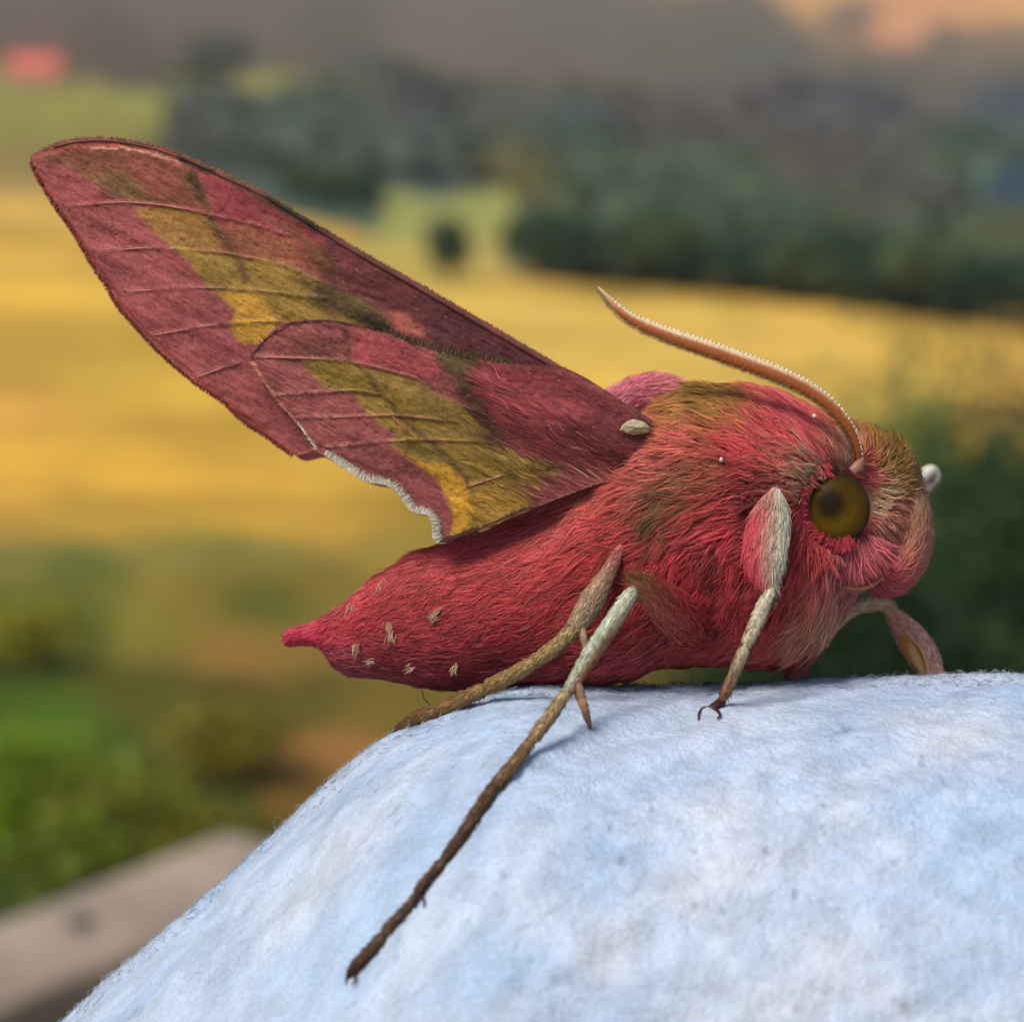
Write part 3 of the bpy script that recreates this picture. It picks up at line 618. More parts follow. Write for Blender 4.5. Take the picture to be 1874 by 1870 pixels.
# pale scale tufts on the flank of the abdomen
tufts = [(699,1055,-.3,.95,16),(693,1068,-.3,.95,16),(640,1105,-.1,1,26),(800,1112,-.8,.5,18),(795,1120,-.8,.5,18),(706,1140,-.1,.95,18),(712,1156,-.1,.95,26),(648,1180,-.1,1,22),(752,1228,-.7,.6,14),(828,1220,-.2,.9,16),(682,1217,-.8,.3,16),(1185,848,-.3,.9,8)]
kb = KDTree(len(bv))
for i, p_ in enumerate(bv): kb.insert(Vector(p_), i)
kb.balance()
def body_hit(x, y):
    """near flank point that shows at x, y, with its outward normal"""
    o, d = CAM, at(x, y, 0) - CAM; d = d / np.linalg.norm(d)
    best = None
    for t in np.arange(0.1 - 300 * K, 0.1 + 60 * K, 3 * K):
        p = o + d * t; co, i, ds = kb.find(Vector(p))
        if ds < 9 * K: return np.array(co), i
        if best is None or ds < best[2]: best = (np.array(co), i, ds)
    return best[0], best[1]
for (x, y, dx, dy, l) in tufts:
    p, i = body_hit(x, y); n = 12
    nn = np.tile(-FWD + 0.3 * UP, (n, 1)); nn /= np.linalg.norm(nn, axis=1)[:, None]
    R = p - FWD * 9 * K + (fr2.normal(0, 3.5, (n, 1)) * RIGHT + fr2.normal(0, 3.5, (n, 1)) * UP) * K
    T = np.tile(dx * RIGHT - dy * UP, (n, 1)) + fr2.normal(0, .15, (n, 3)); T /= np.linalg.norm(T, axis=1)[:, None]
    V, f, C, NR = strands(R, nn, T, l * K * fr2.uniform(.6, 1.1, n), 1.8 * K, np.tile(lin([226, 186, 150]) * 0.7, (n, 1)) * fr2.uniform(.8, 1.1, (n, 1)), lift=0.2, rng=fr2)
    tag(mesh_obj('scale_tuft', V, f, M_FUR, moth, C, nrm=NR), kind='stuff')

# ------------------------------------------------------------------ eyes
def ball(c, rad, nu=48, nvv=64):
    t = np.linspace(0, math.pi, nu); p = np.linspace(0, 2 * math.pi, nvv, endpoint=False)
    T, P_ = np.meshgrid(t, p, indexing='ij')
    L = np.stack([np.sin(T) * np.cos(P_), np.sin(T) * np.sin(P_), np.cos(T)], -1)
    return L, grid_faces(nu, nvv, True)[:, ::-1]
for side in (-1, 1):
    L, f = ball(None, 1)
    ctr = at(1531, 931, -184) if side < 0 else flat_at(1531, 931, 184)
    V = ctr + (L[..., 0:1] * RIGHT * 59 + L[..., 1:2] * FWD * 34 + L[..., 2:3] * UP * 63) * K
    V = V.reshape(-1, 3)
    x, y = (seen(V) if side < 0 else seen(V - 2 * 184 * K * FWD))
    r = np.hypot(x - 1519, (y - 921)); ring = np.hypot(x - 1531, y - 931)
    c = np.tile(lin([100, 76, 18]), (len(V), 1))
    g = np.clip((r - 18) / 16, 0, 1)[:, None]; c = lin([50, 38, 16]) * (1 - g) + c * g           # dark pupil spot of the compound eye
    band = np.exp(-((r - 44) / 10) ** 2)[:, None]; c = c * (1 + 0.8 * band * np.clip(((x - 1531) * .5 + (y - 931)) / 60, 0, 1)[:, None]) * np.clip(0.72 + (y - 900) / 160, 0.5, 1.1)[:, None]  # gold crescent; shade over the top of the eye painted into the colour
    e = np.clip((ring - 54) / 10, 0, 1)[:, None]; c = c * (1 - e) + lin([56, 42, 22]) * e          # dark rim
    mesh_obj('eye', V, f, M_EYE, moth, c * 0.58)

# hairs that lean over the rim of each eye
for side in (-1, 1):
    rng = np.random.default_rng(9 + side); n = 1500
    a = np.radians(rng.uniform(98, 300, n)); rr_ = rng.uniform(63, 86, n)
    ex = 1529 + rr_ * np.cos(a); ey = 930 - rr_ * np.sin(a)
    dd = 194 + 0.34 * np.maximum(0, 1529 - ex) + rng.uniform(-6, 6, n)
    R = at(ex, ey, -dd) if side < 0 else flat_at(ex, ey, dd)
    g = -np.cos(a)[:, None] * RIGHT - np.sin(a)[:, None] * UP + 0.2 * RIGHT + rng.normal(0, .3, (n, 3)); nn = np.tile(FWD * side, (n, 1))
    T = g - (g * nn).sum(1)[:, None] * nn; T /= np.linalg.norm(T, axis=1)[:, None]
    up = ((np.degrees(a) < 150) & (np.degrees(a) > 105) & (rng.random(n) < .6))[:, None] * 1.0
    c = (lin([198, 66, 78]) * (1 - up) + lin([168, 132, 110]) * up) * GM * np.exp(rng.normal(0, .28, (n, 1)))
    V, f, C, NR = strands(R, nn, T, K * rng.uniform(8, 30, n) * np.where(a > 3.6, 1.1, 0.72), 1.8 * K, c, lift=rng.uniform(.35, .9, n), clump=130, pull=.6, rng=rng)
    tag(mesh_obj('brow_fur', V, f, M_FUR, moth, C, nrm=NR), kind='stuff')

# ------------------------------------------------------------------ palps (furred, upturned in front of the face) and the tongue
def furred_tube(name, pts, rad, flat, col_pts, ln, nst, wd, lift, parent, seed, joints=0):
    """tapered limb with a coat of hairs; pts (x,y,d) and radii in moth units; colours sampled along it"""
    rng = np.random.default_rng(seed)
    q = smooth_curve(np.c_[np.array(pts, float), rad], 40); P3 = at(q[:, 0], q[:, 1], q[:, 2])
    jt = np.ones(40)
    if joints:
        ph_ = (np.linspace(0, 1, 40) * joints) % 1.0; jt = 1 - 0.30 * np.exp(-((np.minimum(ph_, 1 - ph_)) / 0.07) ** 2) + 0.16 * ph_      # each joint narrows, each segment flares
    V, f = tube(P3, np.maximum(q[:, 3], 0.5) * K * jt, 20, flat)
    t = np.repeat(np.linspace(0, 1, 40), 20); ctab = np.array(col_pts, float)
    def colour(t, a):
        c = np.stack([np.interp(t, ctab[:, 0], lin(ctab[:, 1:4])[:, k]) for k in range(3)], -1)
        if ctab.shape[1] > 4:
            c2 = np.stack([np.interp(t, ctab[:, 0], lin(ctab[:, 4:7])[:, k]) for k in range(3)], -1)
            m = np.clip(0.5 + 1.6 * a, 0, 1)[:, None]; c = c * (1 - m) + c2 * m
        return c
    a = np.tile(np.cos(np.linspace(0, 2 * math.pi, 20, endpoint=False)), 40)
    C = colour(t, a) * GM * np.repeat(np.clip(jt, 0.3, 1) ** 1.5, 20)[:, None]; C = np.vstack([C, C[:1], C[-1:]])
    o = mesh_obj(name, V, f, M_LEG, parent, C)
    if nst:
        G = V[:-2].reshape(40, 20, 3); p, nn = surface_samples(G, nst, rng)
        kk = np.argmin(np.linalg.norm(p[:, None] - P3[None], axis=2), axis=1)
        nn *= np.sign(((p - P3[kk]) * nn).sum(1))[:, None]
        Tn = np.gradient(P3, axis=0)[kk]; Tn /= np.linalg.norm(Tn, axis=1)[:, None]
        T = Tn - (Tn * nn).sum(1)[:, None] * nn; T /= np.linalg.norm(T, axis=1)[:, None] + 1e-12
        B = np.cross(np.gradient(P3, axis=0), FWD)[kk]; B /= np.linalg.norm(B, axis=1)[:, None] + 1e-20
        c = colour(kk / 39.0, (nn * B).sum(1)) * GM * np.exp(rng.normal(0, 0.22, (nst, 1)))
        V, f, C, NR = strands(p, nn, T, ln * K * rng.uniform(.5, 1.3, nst), wd * K * rng.uniform(.7, 1.2, nst), np.clip(c, 0, .9), lift=np.clip(rng.normal(lift, .15, nst), .03, 1.3), rings=3, wave=.15, rng=rng)
        tag(mesh_obj('hairs', V, f, M_FUR, o, C, nrm=NR), kind='stuff')
        if joints:
            n = 26 * joints; kk = rng.integers(2, 38, n); Tn = np.gradient(P3, axis=0)[kk]; Tn /= np.linalg.norm(Tn, axis=1)[:, None]
            Bn = np.cross(Tn, FWD); Bn /= np.linalg.norm(Bn, axis=1)[:, None]; Bn *= rng.choice([-1, 1], (n, 1)); Bn = Bn - FWD * rng.uniform(-.3, .9, (n, 1)); Bn /= np.linalg.norm(Bn, axis=1)[:, None]
            V, f, C, NR = strands(P3[kk] + Bn * (q[kk, 3] * K * .8)[:, None], Bn, Tn, K * rng.uniform(11, 20, n), 2.4 * K, lin([128, 82, 52]) * GM * np.exp(rng.normal(0, .35, (n, 1))), lift=rng.uniform(.35, .75, n), rings=3, droop=.1, wave=.03, rng=rng)
            tag(mesh_obj('bristles', V, f, M_FUR, o, C, nrm=NR), kind='stuff')
    return o
for side in (-1, 1):
    furred_tube('palp', [(1588, 1010, 62 * side), (1620, 1052, 60 * side), (1654, 1024, 58 * side), (1666, 980, 55 * side), (1662, 938, 52 * side), (1640, 895, 50 * side)], [26, 30, 31, 31, 29, 18], 1.2,
                [(0, 216, 96, 104), (.22, 234, 104, 108), (.42, 214, 138, 118), (.7, 190, 142, 110), (1, 216, 178, 148)], 30, 6500, 1.6, 0.75, moth, 31 + side)
# lower face fan of pink hairs over the coiled amber tongue
q = smooth_curve([(1516, 1046, -150, 4), (1534, 1066, -152, 5), (1562, 1076, -150, 5.5), (1590, 1072, -146, 5), (1614, 1056, -138, 4)], 30)
V, f = tube(at(q[:, 0], q[:, 1], q[:, 2]), q[:, 3] * K, 10, 2.6); tongue = mesh_obj('proboscis', V, f, M_AMBER, moth, lin([150, 88, 36]) * GM)
rng = np.random.default_rng(5); n = 1500
fa = np.radians(rng.uniform(-62, 58, n)); fr_ = rng.uniform(44, 74, n)        # hairs fan out from below the eye
bx_ = 1552 + np.sin(fa) * fr_ * 0.95; by_ = 958 + np.cos(fa) * fr_ * 0.75
R = at(bx_, by_, rng.uniform(-180, -160, n)); T = np.sin(fa)[:, None] * 0.8 * RIGHT - np.cos(fa)[:, None] * UP + rng.normal(0, .1, (n, 3)); T /= np.linalg.norm(T, axis=1)[:, None]
V, f, C, NR = strands(R, np.tile(-FWD, (n, 1)), T, K * rng.uniform(44, 84, n) * (1 - 0.25 * np.abs(np.sin(fa))), 1.9 * K, lin([198, 100, 106]) * GM * np.exp(rng.normal(0, .36, (n, 1))), lift=0.12, droop=1.3, clump=110, pull=0.5, wave=.2, rng=rng)
tag(mesh_obj('chin_fan', V, f, M_FUR, moth, C, nrm=NR), kind='stuff')

# ------------------------------------------------------------------ antennae
def antenna(pts, rad, seed, pale=0.0):
    rng = np.random.default_rng(seed)
    q = smooth_curve(np.c_[np.array(pts, float), rad], 150); P3 = at(q[:, 0], q[:, 1], q[:, 2]); T = np.gradient(P3, axis=0); T /= np.linalg.norm(T, axis=1)[:, None]
    s = np.arange(150); seg = 1 + 0.05 * np.cos(s * 2 * math.pi / 2.5)
    V, f = tube(P3, q[:, 3] * K * seg, 14, 0.8)
    t = np.repeat(np.linspace(0, 1, 150), 14)[:, None]
    c = lin([156, 84, 36]) * (1 - t) + lin([150, 80, 36]) * t; w_ = np.clip((t - .9) / .1, 0, 1); c = c * (1 - w_) + lin([214, 180, 120]) * w_
    hi = np.clip(((V[:-2].reshape(150, 14, 3) - P3[:, None]) @ UP) / (q[:, 3] * K)[:, None] * 2.2 - 0.55 + rng.normal(0, .12, (150, 14)), 0, 1).reshape(-1, 1)
    hi = np.maximum(hi, pale); c = c * (1 - hi) + (lin([232, 206, 164]) * 0.9 * (1 - pale) + lin([246, 238, 218]) * pale) * hi      # pale scales on the upper face
    C = np.vstack([c, c[:1], c[-1:]]) * GM
    o = mesh_obj('antenna', V, f, M_ANT, moth, C)
    B = np.cross(T, FWD); B /= np.linalg.norm(B, axis=1)[:, None]; B *= np.sign(B @ UP)[:, None]
    iv_, if2 = ico(); parts = []
    l = np.r_[0, np.cumsum(np.linalg.norm(np.diff(P3, axis=0), axis=1))] / K
    for sv in np.arange(4, l[-1] - 30, 7.5):       # pale scales along the upper ridge
        i = int(np.searchsorted(l, sv)); r = max(q[i, 3], 3) * K
        tt = T[i]; b = B[i]; n_ = np.cross(tt, b)
        parts.append((P3[i] + b * r * 0.86 + (iv_[:, :1] * tt * 3.9 * K + iv_[:, 1:2] * b * (0.30 * r + 1.2 * K) + iv_[:, 2:] * n_ * (0.5 * r + K)), if2, lin([236, 214, 176]) * 0.8 * rng.uniform(.8, 1.1)))
    V, f, C = join(parts); tag(mesh_obj('scale_row', V, f, M_ANT, o, C), kind='stuff')
    n = 2600; i = rng.integers(6, 148, n); r = q[i, 3] * K   # fine cilia on the lower side
    low = -B[i] + rng.normal(0, .35, (n, 3)); low /= np.linalg.norm(low, axis=1)[:, None]
    V, f, C, NR = strands(P3[i] + T[i] * rng.uniform(-3, 3, (n, 1)) * K + low * r[:, None] * .8, low, T[i] * 0.6 - B[i] * 0.0, K * rng.uniform(8, 16, n), 1.1 * K, np.tile(lin([232, 200, 150]) * 0.8, (n, 1)), lift=0.9, rings=3, droop=.2, rng=rng, soft=0)
    tag(mesh_obj('cilia', V, f, M_FIBRE, o, C, nrm=NR), kind='stuff')
    return o
antenna([(1574, 852, -150), (1567, 815, -165), (1550, 778, -178), (1515, 738, -188), (1468, 706, -192), (1410, 680, -192), (1350, 658, -188), (1290, 637, -184), (1230, 616, -178), (1182, 597, -172), (1150, 580, -168), (1128, 562, -164), (1110, 542, -160), (1093, 524, -158)],
        [5.5, 7.5, 9.5, 11.5, 13, 14, 14.2, 14, 12.8, 11, 9, 6.5, 4, 1.2], 4)
antenna([(1650, 886, 120), (1670, 886, 170), (1688, 872, 240), (1704, 862, 310), (1710, 872, 370), (1702, 888, 410), (1694, 906, 440)], [9, 11, 12, 11, 11, 10, 5], 6, 1.0)
V, f = tube(at([1560, 1572, 1580], [862, 852, 842], [-168, -172, -172]), np.array([8, 10, 6]) * K, 14, 0.8); mesh_obj('antenna_socket', V, f, M_LEG, moth, lin([150, 104, 88]) * GM)

# ------------------------------------------------------------------ wings
def z2(*p): return [(x * 0.37433, 200 + y * 0.37433) for x, y in p]
def z3(*p): return [(400 + x * 0.45357, 500 + y * 0.45357) for x, y in p]
def sheet_mesh(P, thick):
    nu, nv, _ = P.shape
    N = np.cross(np.gradient(P, axis=0), np.gradient(P, axis=1)); N /= np.linalg.norm(N, axis=2)[..., None] + 1e-20
    N = np.where((N @ FWD)[..., None] > 0, -N, N)
    V = np.vstack([(P + N * thick / 2).reshape(-1, 3), (P - N * thick / 2).reshape(-1, 3)]); k = nu * nv
    gf = grid_faces(nu, nv)
    rim = np.concatenate([np.arange(nv), np.arange(1, nu) * nv + nv - 1, (nu - 1) * nv + np.arange(nv - 2, -1, -1), np.arange(nu - 2, 0, -1) * nv])
    rf = np.stack([rim, np.roll(rim, -1), np.roll(rim, -1) + k, rim + k], 1)
    return V, np.vstack([gf, gf[:, ::-1] + k, rf]), N
def paint(x, y, layers, base, seed):
    jx = x + 5 * fbm(x / 9, y / 9, seed) ; jy = y + 5 * fbm(x / 9, y / 9, seed + 3)
    C = np.tile(lin(base), x.shape + (1,)) * 1.0
    for kind, pts, col, soft in layers:
        if kind == 'poly':
            ins = inpoly(jx, jy, pts); d = segdist(jx, jy, pts + pts[:1]); sd_ = np.where(ins, d, -d)
            a = np.clip(0.5 + sd_ / max(soft, .5), 0, 1)
        else:
            wdt = kind; d = segdist(jx, jy, pts); a = np.clip((wdt + soft / 2 - d) / max(soft, .5), 0, 1)
        a = (a * 1.0)[..., None]
        C = C * (1 - a) + lin(col) * a
    streak = 1 + 0.30 * fbm((x * .86 + y * .5) / 26, (y * .86 - x * .5) / 3.2, seed + 9) + 0.22 * fbm(x / 6, y / 6, seed + 11) + 0.34 * fbm(x / 50, y / 50, seed + 12) + 0.30 * fbm((x * .97 + y * .2) / 70, (y * .97 - x * .2) / 10, seed + 13)
    return C * streak[..., None]
LEADP = [(1234, 800), (1210, 782), (1170, 757), (1120, 727), (1060, 692), (1000, 657), (940, 622), (880, 587), (820, 552), (760, 517), (700, 484), (650, 455), (600, 425), (540, 388), (480, 352), (430, 328), (370, 300), (310, 276), (260, 263), (220, 256), (180, 253), (140, 256), (100, 265), (78, 275), (60, 286), (55, 292)]
OUTP = [(1215, 860), (1120, 850), (980, 850), (840, 842), (700, 838), (610, 832), (575, 826), (538, 833), (510, 813), (490, 798), (460, 780), (435, 760), (410, 735), (385, 718), (355, 697), (325, 672), (295, 645), (270, 620), (245, 592), (225, 570), (205, 540), (195, 520), (180, 500), (165, 475), (157, 460), (145, 440), (130, 415), (115, 395), (95, 365), (80, 340), (66, 315), (57, 296)]
HTOP = z3((1760, 640), (1600, 500), (1400, 385), (1200, 365), (1050, 345), (900, 310), (800, 285), (680, 240), (560, 212), (460, 192), (350, 190), (270, 205), (210, 245), (180, 275), (145, 310), (127, 350))
HLOW = z3((1700, 800), (1500, 860), (1300, 935), (1230, 955), (1150, 985), (1050, 1030), (950, 1065), (885, 1086), (868, 1060), (866, 1012), (845, 972), (800, 962), (768, 945), (730, 890), (680, 852), (600, 835), (530, 800), (470, 760), (400, 722), (385, 700), (350, 650), (320, 610), (285, 570), (240, 520), (190, 450), (150, 400), (130, 358))
FW = [('poly', z2((1500, 560), (1900, 780), (2600, 1150), (3300, 1580), (3300, 1800), (2400, 1300), (1900, 1000), (1650, 900), (1500, 760)), (104, 48, 54), 20),
      ('poly', z2((2000, 820), (2700, 1220), (3300, 1580), (3300, 1800), (2500, 1420), (2100, 1150)), (92, 42, 50), 40),
      ('poly', z2((980, 300), (1300, 450), (1600, 620), (1560, 800), (1250, 640), (1060, 540)), (138, 56, 66), 12),
      ('poly', z2((150, 250), (260, 180), (420, 145), (600, 150), (880, 240), (920, 330), (880, 330), (600, 195), (420, 190), (200, 240)), (164, 84, 78), 6),
      ('poly', z2((190, 240), (340, 205), (500, 190), (700, 215), (880, 290), (960, 400), (1010, 480), (860, 465), (600, 450), (540, 420), (450, 350), (330, 285)), (126, 72, 60), 8),
      ('poly', z2((640, 220), (800, 260), (880, 320), (900, 440), (760, 440), (680, 330)), (142, 74, 68), 22),
      ('poly', z2((420, 330), (560, 300), (700, 370), (740, 440), (600, 450)), (122, 84, 58), 20),
      ('poly', z2((650, 478), (850, 470), (1000, 510), (1090, 590), (1080, 690), (900, 690), (800, 650), (720, 560)), (152, 104, 58), 6),
      ('poly', z2((1060, 580), (1200, 560), (1420, 640), (1560, 800), (1400, 790), (1100, 690)), (150, 86, 68), 18),
      ('poly', z2((800, 655), (1060, 690), (1250, 730), (1420, 765), (1600, 860), (1880, 1000), (1900, 1060), (1380, 1045), (1330, 1090), (1270, 1152), (1180, 1142), (1125, 1065), (1160, 985), (1010, 860), (890, 710)), (150, 114, 56), 6),
      ('poly', z2((1080, 880), (1260, 910), (1330, 1000), (1360, 1050), (1280, 1140), (1180, 1135), (1130, 1065), (1160, 985)), (188, 136, 56), 14),
      ('poly', z2((1480, 840), (1640, 860), (1880, 990), (2020, 1080), (1960, 1110), (1800, 1060), (1560, 980)), (88, 66, 42), 22),
      ('poly', z2((1690, 1000), (1800, 1000), (1960, 1080), (1990, 1130), (1860, 1110)), (56, 44, 32), 16),
      (6.5, z2((905, 300), (960, 380), (1010, 480), (1050, 570), (1110, 660), (1170, 740), (1205, 830)), (104, 68, 48), 12),
      (9, z2((930, 320), (985, 430)), (82, 56, 38), 8),
      ('poly', z2((1280, 520), (1440, 580), (1620, 720), (1660, 830), (1560, 790), (1480, 660)), (108, 68, 48), 22),
      (7, z2((880, 235), (960, 275), (1040, 300)), (58, 42, 32), 7), (10, z2((1300, 440), (1420, 500), (1540, 565)), (56, 40, 30), 10), (6, z2((1040, 300), (1300, 440)), (96, 62, 48), 6), (6, z2((1540, 570), (1760, 700), (2200, 950), (2800, 1300), (3260, 1570)), (84, 44, 46), 8),
      ('poly', z2((1870, 1000), (1990, 1000), (2080, 1090), (2040, 1130), (1960, 1110)), (170, 90, 82), 12),
      (2.2, z2((450, 190), (600, 190), (740, 215), (880, 262)), (216, 150, 140), 3),
      (1.8, z2((900, 232), (1200, 365), (1560, 545), (1860, 725)), (190, 150, 120), 3),  # highlight along the leading edge, painted as a pale line
      (3.5, z2((150, 270), (230, 400), (350, 570), (480, 760), (600, 950), (740, 1110), (960, 1310), (1200, 1500), (1420, 1680)), (134, 52, 52), 4),
      (1.6, z2((470, 600), (560, 800), (700, 1000)), (140, 70, 84), 4)]
FVE = [z2((330, 475), (470, 462), (600, 455), (760, 465), (900, 488), (1040, 520), (1250, 565), (1420, 620)), z2((490, 697), (620, 684), (760, 678), (900, 688), (1050, 697), (1250, 735), (1400, 765), (1560, 840)), z2((620, 893), (760, 882), (900, 872), (1000, 872), (1120, 875), (1300, 893), (1600, 925)), z2((750, 1105), (860, 1085), (980, 1062), (1110, 1050), (1220, 1042), (1370, 1040)), z2((960, 1310), (1060, 1275), (1180, 1240))]
HW = [('poly', z3((1000, 370), (1400, 390), (1760, 640), (1700, 800), (1300, 770), (1150, 640), (1030, 470)), (122, 50, 58), 24),
      ('poly', z3((1300, 420), (1760, 640), (1700, 800), (1400, 700)), (106, 44, 52), 50),
      ('poly', z3((1050, 380), (1300, 420), (1500, 560), (1400, 640), (1150, 520)), (158, 68, 78), 40),
      ('poly', z3((560, 250), (760, 280), (900, 370), (880, 430), (700, 380), (540, 350)), (160, 70, 80), 12),
      ('poly', z3((280, 270), (480, 260), (520, 345), (340, 340)), (122, 66, 60), 20),
      ('poly', z3((340, 345), (480, 350), (560, 365), (640, 388), (800, 430), (900, 500), (1000, 545), (1080, 620), (1150, 690), (1250, 755), (1440, 800), (1320, 850), (1240, 950), (940, 1066), (950, 960), (900, 860), (850, 800), (750, 730), (680, 680), (720, 650), (600, 570), (550, 490), (440, 470), (380, 410)), (138, 106, 50), 6),
      ('poly', z3((800, 440), (900, 500), (1080, 620), (1180, 720), (1100, 740), (950, 640), (820, 560)), (126, 96, 50), 24),
      ('poly', z3((740, 730), (830, 760), (930, 780), (1000, 850), (1040, 960), (1000, 1035), (940, 1066), (950, 960), (900, 860), (850, 800)), (196, 140, 50), 10),
      ('poly', z3((1020, 880), (1200, 850), (1260, 900), (1230, 950), (1060, 1020)), (166, 122, 56), 16),
      (6, z3((510, 215), (515, 280), (530, 350)), (104, 50, 48), 8),
      (4.2, z3((560, 370), (610, 420), (650, 480), (700, 530), (740, 590), (790, 630), (860, 680), (920, 735), (970, 790), (1005, 850)), (100, 70, 44), 8),
      (15, z3((910, 330), (980, 420), (1030, 520), (1090, 600), (1160, 690)), (86, 54, 42), 18),
      ('poly', z3((880, 300), (1040, 345), (1060, 380), (960, 400), (900, 360)), (92, 74, 44), 12),
      (2.4, z3((140, 365), (190, 450), (240, 520), (285, 570), (320, 612)), (196, 124, 112), 4),
      (4, z3((320, 612), (350, 652), (388, 705)), (206, 186, 170), 4),
      (3.0, z3((132, 345), (150, 318), (210, 250), (300, 202), (460, 194), (620, 224), (760, 268)), (66, 30, 34), 4)]  # shadow of the upper edge, painted as a dark line
HVE = [z3((140, 338), (320, 342), (500, 352), (620, 378), (800, 425)), z3((225, 492), (340, 486), (440, 480), (550, 475), (650, 490)), z3((325, 582), (480, 580), (600, 575), (720, 575), (860, 590), (960, 600)), z3((440, 702), (560, 690), (680, 678), (800, 672), (960, 678), (1110, 684)), z3((1000, 862), (1100, 830), (1200, 803), (1400, 780)), z3((700, 575), (760, 640), (800, 670))]
def warp_match(curve, n, knots):
    """resample so that chosen arc fractions fall on chosen parameters"""
    c = smooth_curve(curve, 1200); t = np.linspace(0, 1, n)
    s = np.interp(t, [k[0] for k in knots], [k[1] for k in knots]); i = s * 1199
    return np.stack([np.interp(i, np.arange(1200), c[:, k]) for k in range(2)], 1)
def build_wing(name, c0, c1, layers, basecol, veins, dfun, nu, nv, far, seed, knots):
    A = warp_match(c0, nu, [(0, 0), (1, 1)]); B = warp_match(c1, nu, knots)
    v = np.linspace(0, 1, nv)[None, :, None]
    G = A[:, None] * (1 - v) + B[:, None] * v; x, y = G[..., 0], G[..., 1]
    d = dfun(x, y)
    C = paint(x, y, layers, basecol, seed)
    for vn in veins:      # a vein shows as a narrow raised ridge: real relief in the sheet
        d = d - 2.2 * np.exp(-(segdist(x, y, vn) / 3.0) ** 2)
    d = d + 1.6 * fbm(x / 14, y / 14, seed + 5) + 1.0 * fbm((x * .86 + y * .5) / 30, (y * .86 - x * .5) / 4, seed + 6)
    d = d + 5 * fbm((x * .9 + y * .42) / 240, (y * .9 - x * .42) / 34, seed + 8, 2)      # shallow pleats along the veins
    P = at(x, y, d)
    if far:   # the other wing of the pair, mirrored through the body's middle plane
        P = flat_at(937 + (x - 937) * 0.985, 935 + (y - 935) * 0.985 + 6, -d)
    V, f, N = sheet_mesh(P, 3.2 * K)
    Cw = np.clip(C * GM * 1.16 * np.array([1.03, 1.10, 0.92]), 0, .85)
    o = mesh_obj(name, V, f, M_WING, moth, np.vstack([Cw.reshape(-1, 3)] * 2))
    rng = np.random.default_rng(seed + 1)
    for vn in veins:
        q = smooth_curve(vn, 40); dq = dfun(q[:, 0], q[:, 1]) - 3.2
        Pv = at(q[:, 0], q[:, 1], dq) if not far else flat_at(937 + (q[:, 0] - 937) * .985, 935 + (q[:, 1] - 935) * .985 + 6, -dq)
        V, f = tube(Pv, np.interp(np.linspace(0, 1, 40), [0, .1, .8, 1], [.6, 1.3, 1.0, .4]) * K, 6)
        t = np.repeat(np.clip(np.interp(np.linspace(0, 1, 40), [0, .45, .6, 1], [0, 0, 1, 1]) + rng.normal(0, .15, 40), 0, 1), 6)[:, None]
        cv = (lin([206, 128, 116]) * (1 - t) + lin([128, 66, 54]) * t) * GM
        mesh_obj('vein', V, f, M_SCALE, o, np.vstack([cv, cv[:1], cv[-1:]]))
    if not far:   # loose scales that give the wing its nap
        n = 15000; iu = rng.integers(2, nu - 2, n); jv = rng.integers(1, nv - 1, n)
        ar = np.linalg.norm(np.cross(P[iu + 1, jv] - P[iu, jv], P[iu, jv + 1] - P[iu, jv]), axis=1); ok = rng.random(n) < ar / np.quantile(ar, .9)
        iu, jv = iu[ok], jv[ok]; n = len(iu); p = P[iu, jv] + N[iu, jv] * 1.4 * K; nn = N[iu, jv]
        an = np.radians(rng.normal(0, 22, n)); ux = -np.cos(np.radians(28)); 
        fx = -np.cos(an + np.radians(22)); fy = -np.sin(an + np.radians(22))
        g = fx[:, None] * RIGHT - fy[:, None] * UP; T = g - (g * nn).sum(1)[:, None] * nn; T /= np.linalg.norm(T, axis=1)[:, None]
        c = Cw[iu, jv] * np.exp(rng.normal(0, .17, (n, 1))); 
        vd = np.min([segdist(x[iu, jv], y[iu, jv], vn) for vn in veins], axis=0)      # pale scales gather along the veins
        hl = rng.random((n, 1)) < (.03 + .5 * np.exp(-(vd / 6) ** 2) * (x[iu, jv] < 620))[:, None]
        c = np.where(hl, c * .4 + lin([232, 180, 160]) * .4, c)
        V, f, Cs, NR = strands(p, nn, T, K * rng.uniform(5, 11, n), K * rng.uniform(1.0, 1.7, n), np.clip(c, 0, .9), lift=rng.uniform(.03, .2, n), rings=3, wave=.1, rng=rng, soft=0.9)
        tag(mesh_obj('scales', V, f, M_SCALE, o, Cs, nrm=NR), kind='stuff')
        ok = (x[iu, jv] > 860) & (segdist(x[iu, jv], y[iu, jv], LEADP) > 75) & (rng.random(n) < np.clip((x[iu, jv] - 860) / 220, 0, 1)); ii = np.flatnonzero(ok); m = len(ii)   # longer hairs towards the root
        an = np.radians(rng.normal(30, 10, m)); g = -np.cos(an)[:, None] * RIGHT + np.sin(an)[:, None] * UP; n2 = nn[ii]
        T = g - (g * n2).sum(1)[:, None] * n2; T /= np.linalg.norm(T, axis=1)[:, None]
        V, f, Cs, NR = strands(p[ii], n2, T, K * rng.uniform(22, 60, m), K * 1.8, np.clip(c[ii] * np.exp(rng.normal(0, .3, (m, 1))) * 1.1, 0, .9), lift=rng.uniform(.03, .16, m), clump=max(m // 7, 1), pull=.5, rng=rng, soft=.75)
        tag(mesh_obj('root_hairs', V, f, M_SCALE, o, Cs, nrm=NR), kind='stuff')
    return o, x, y, dfun
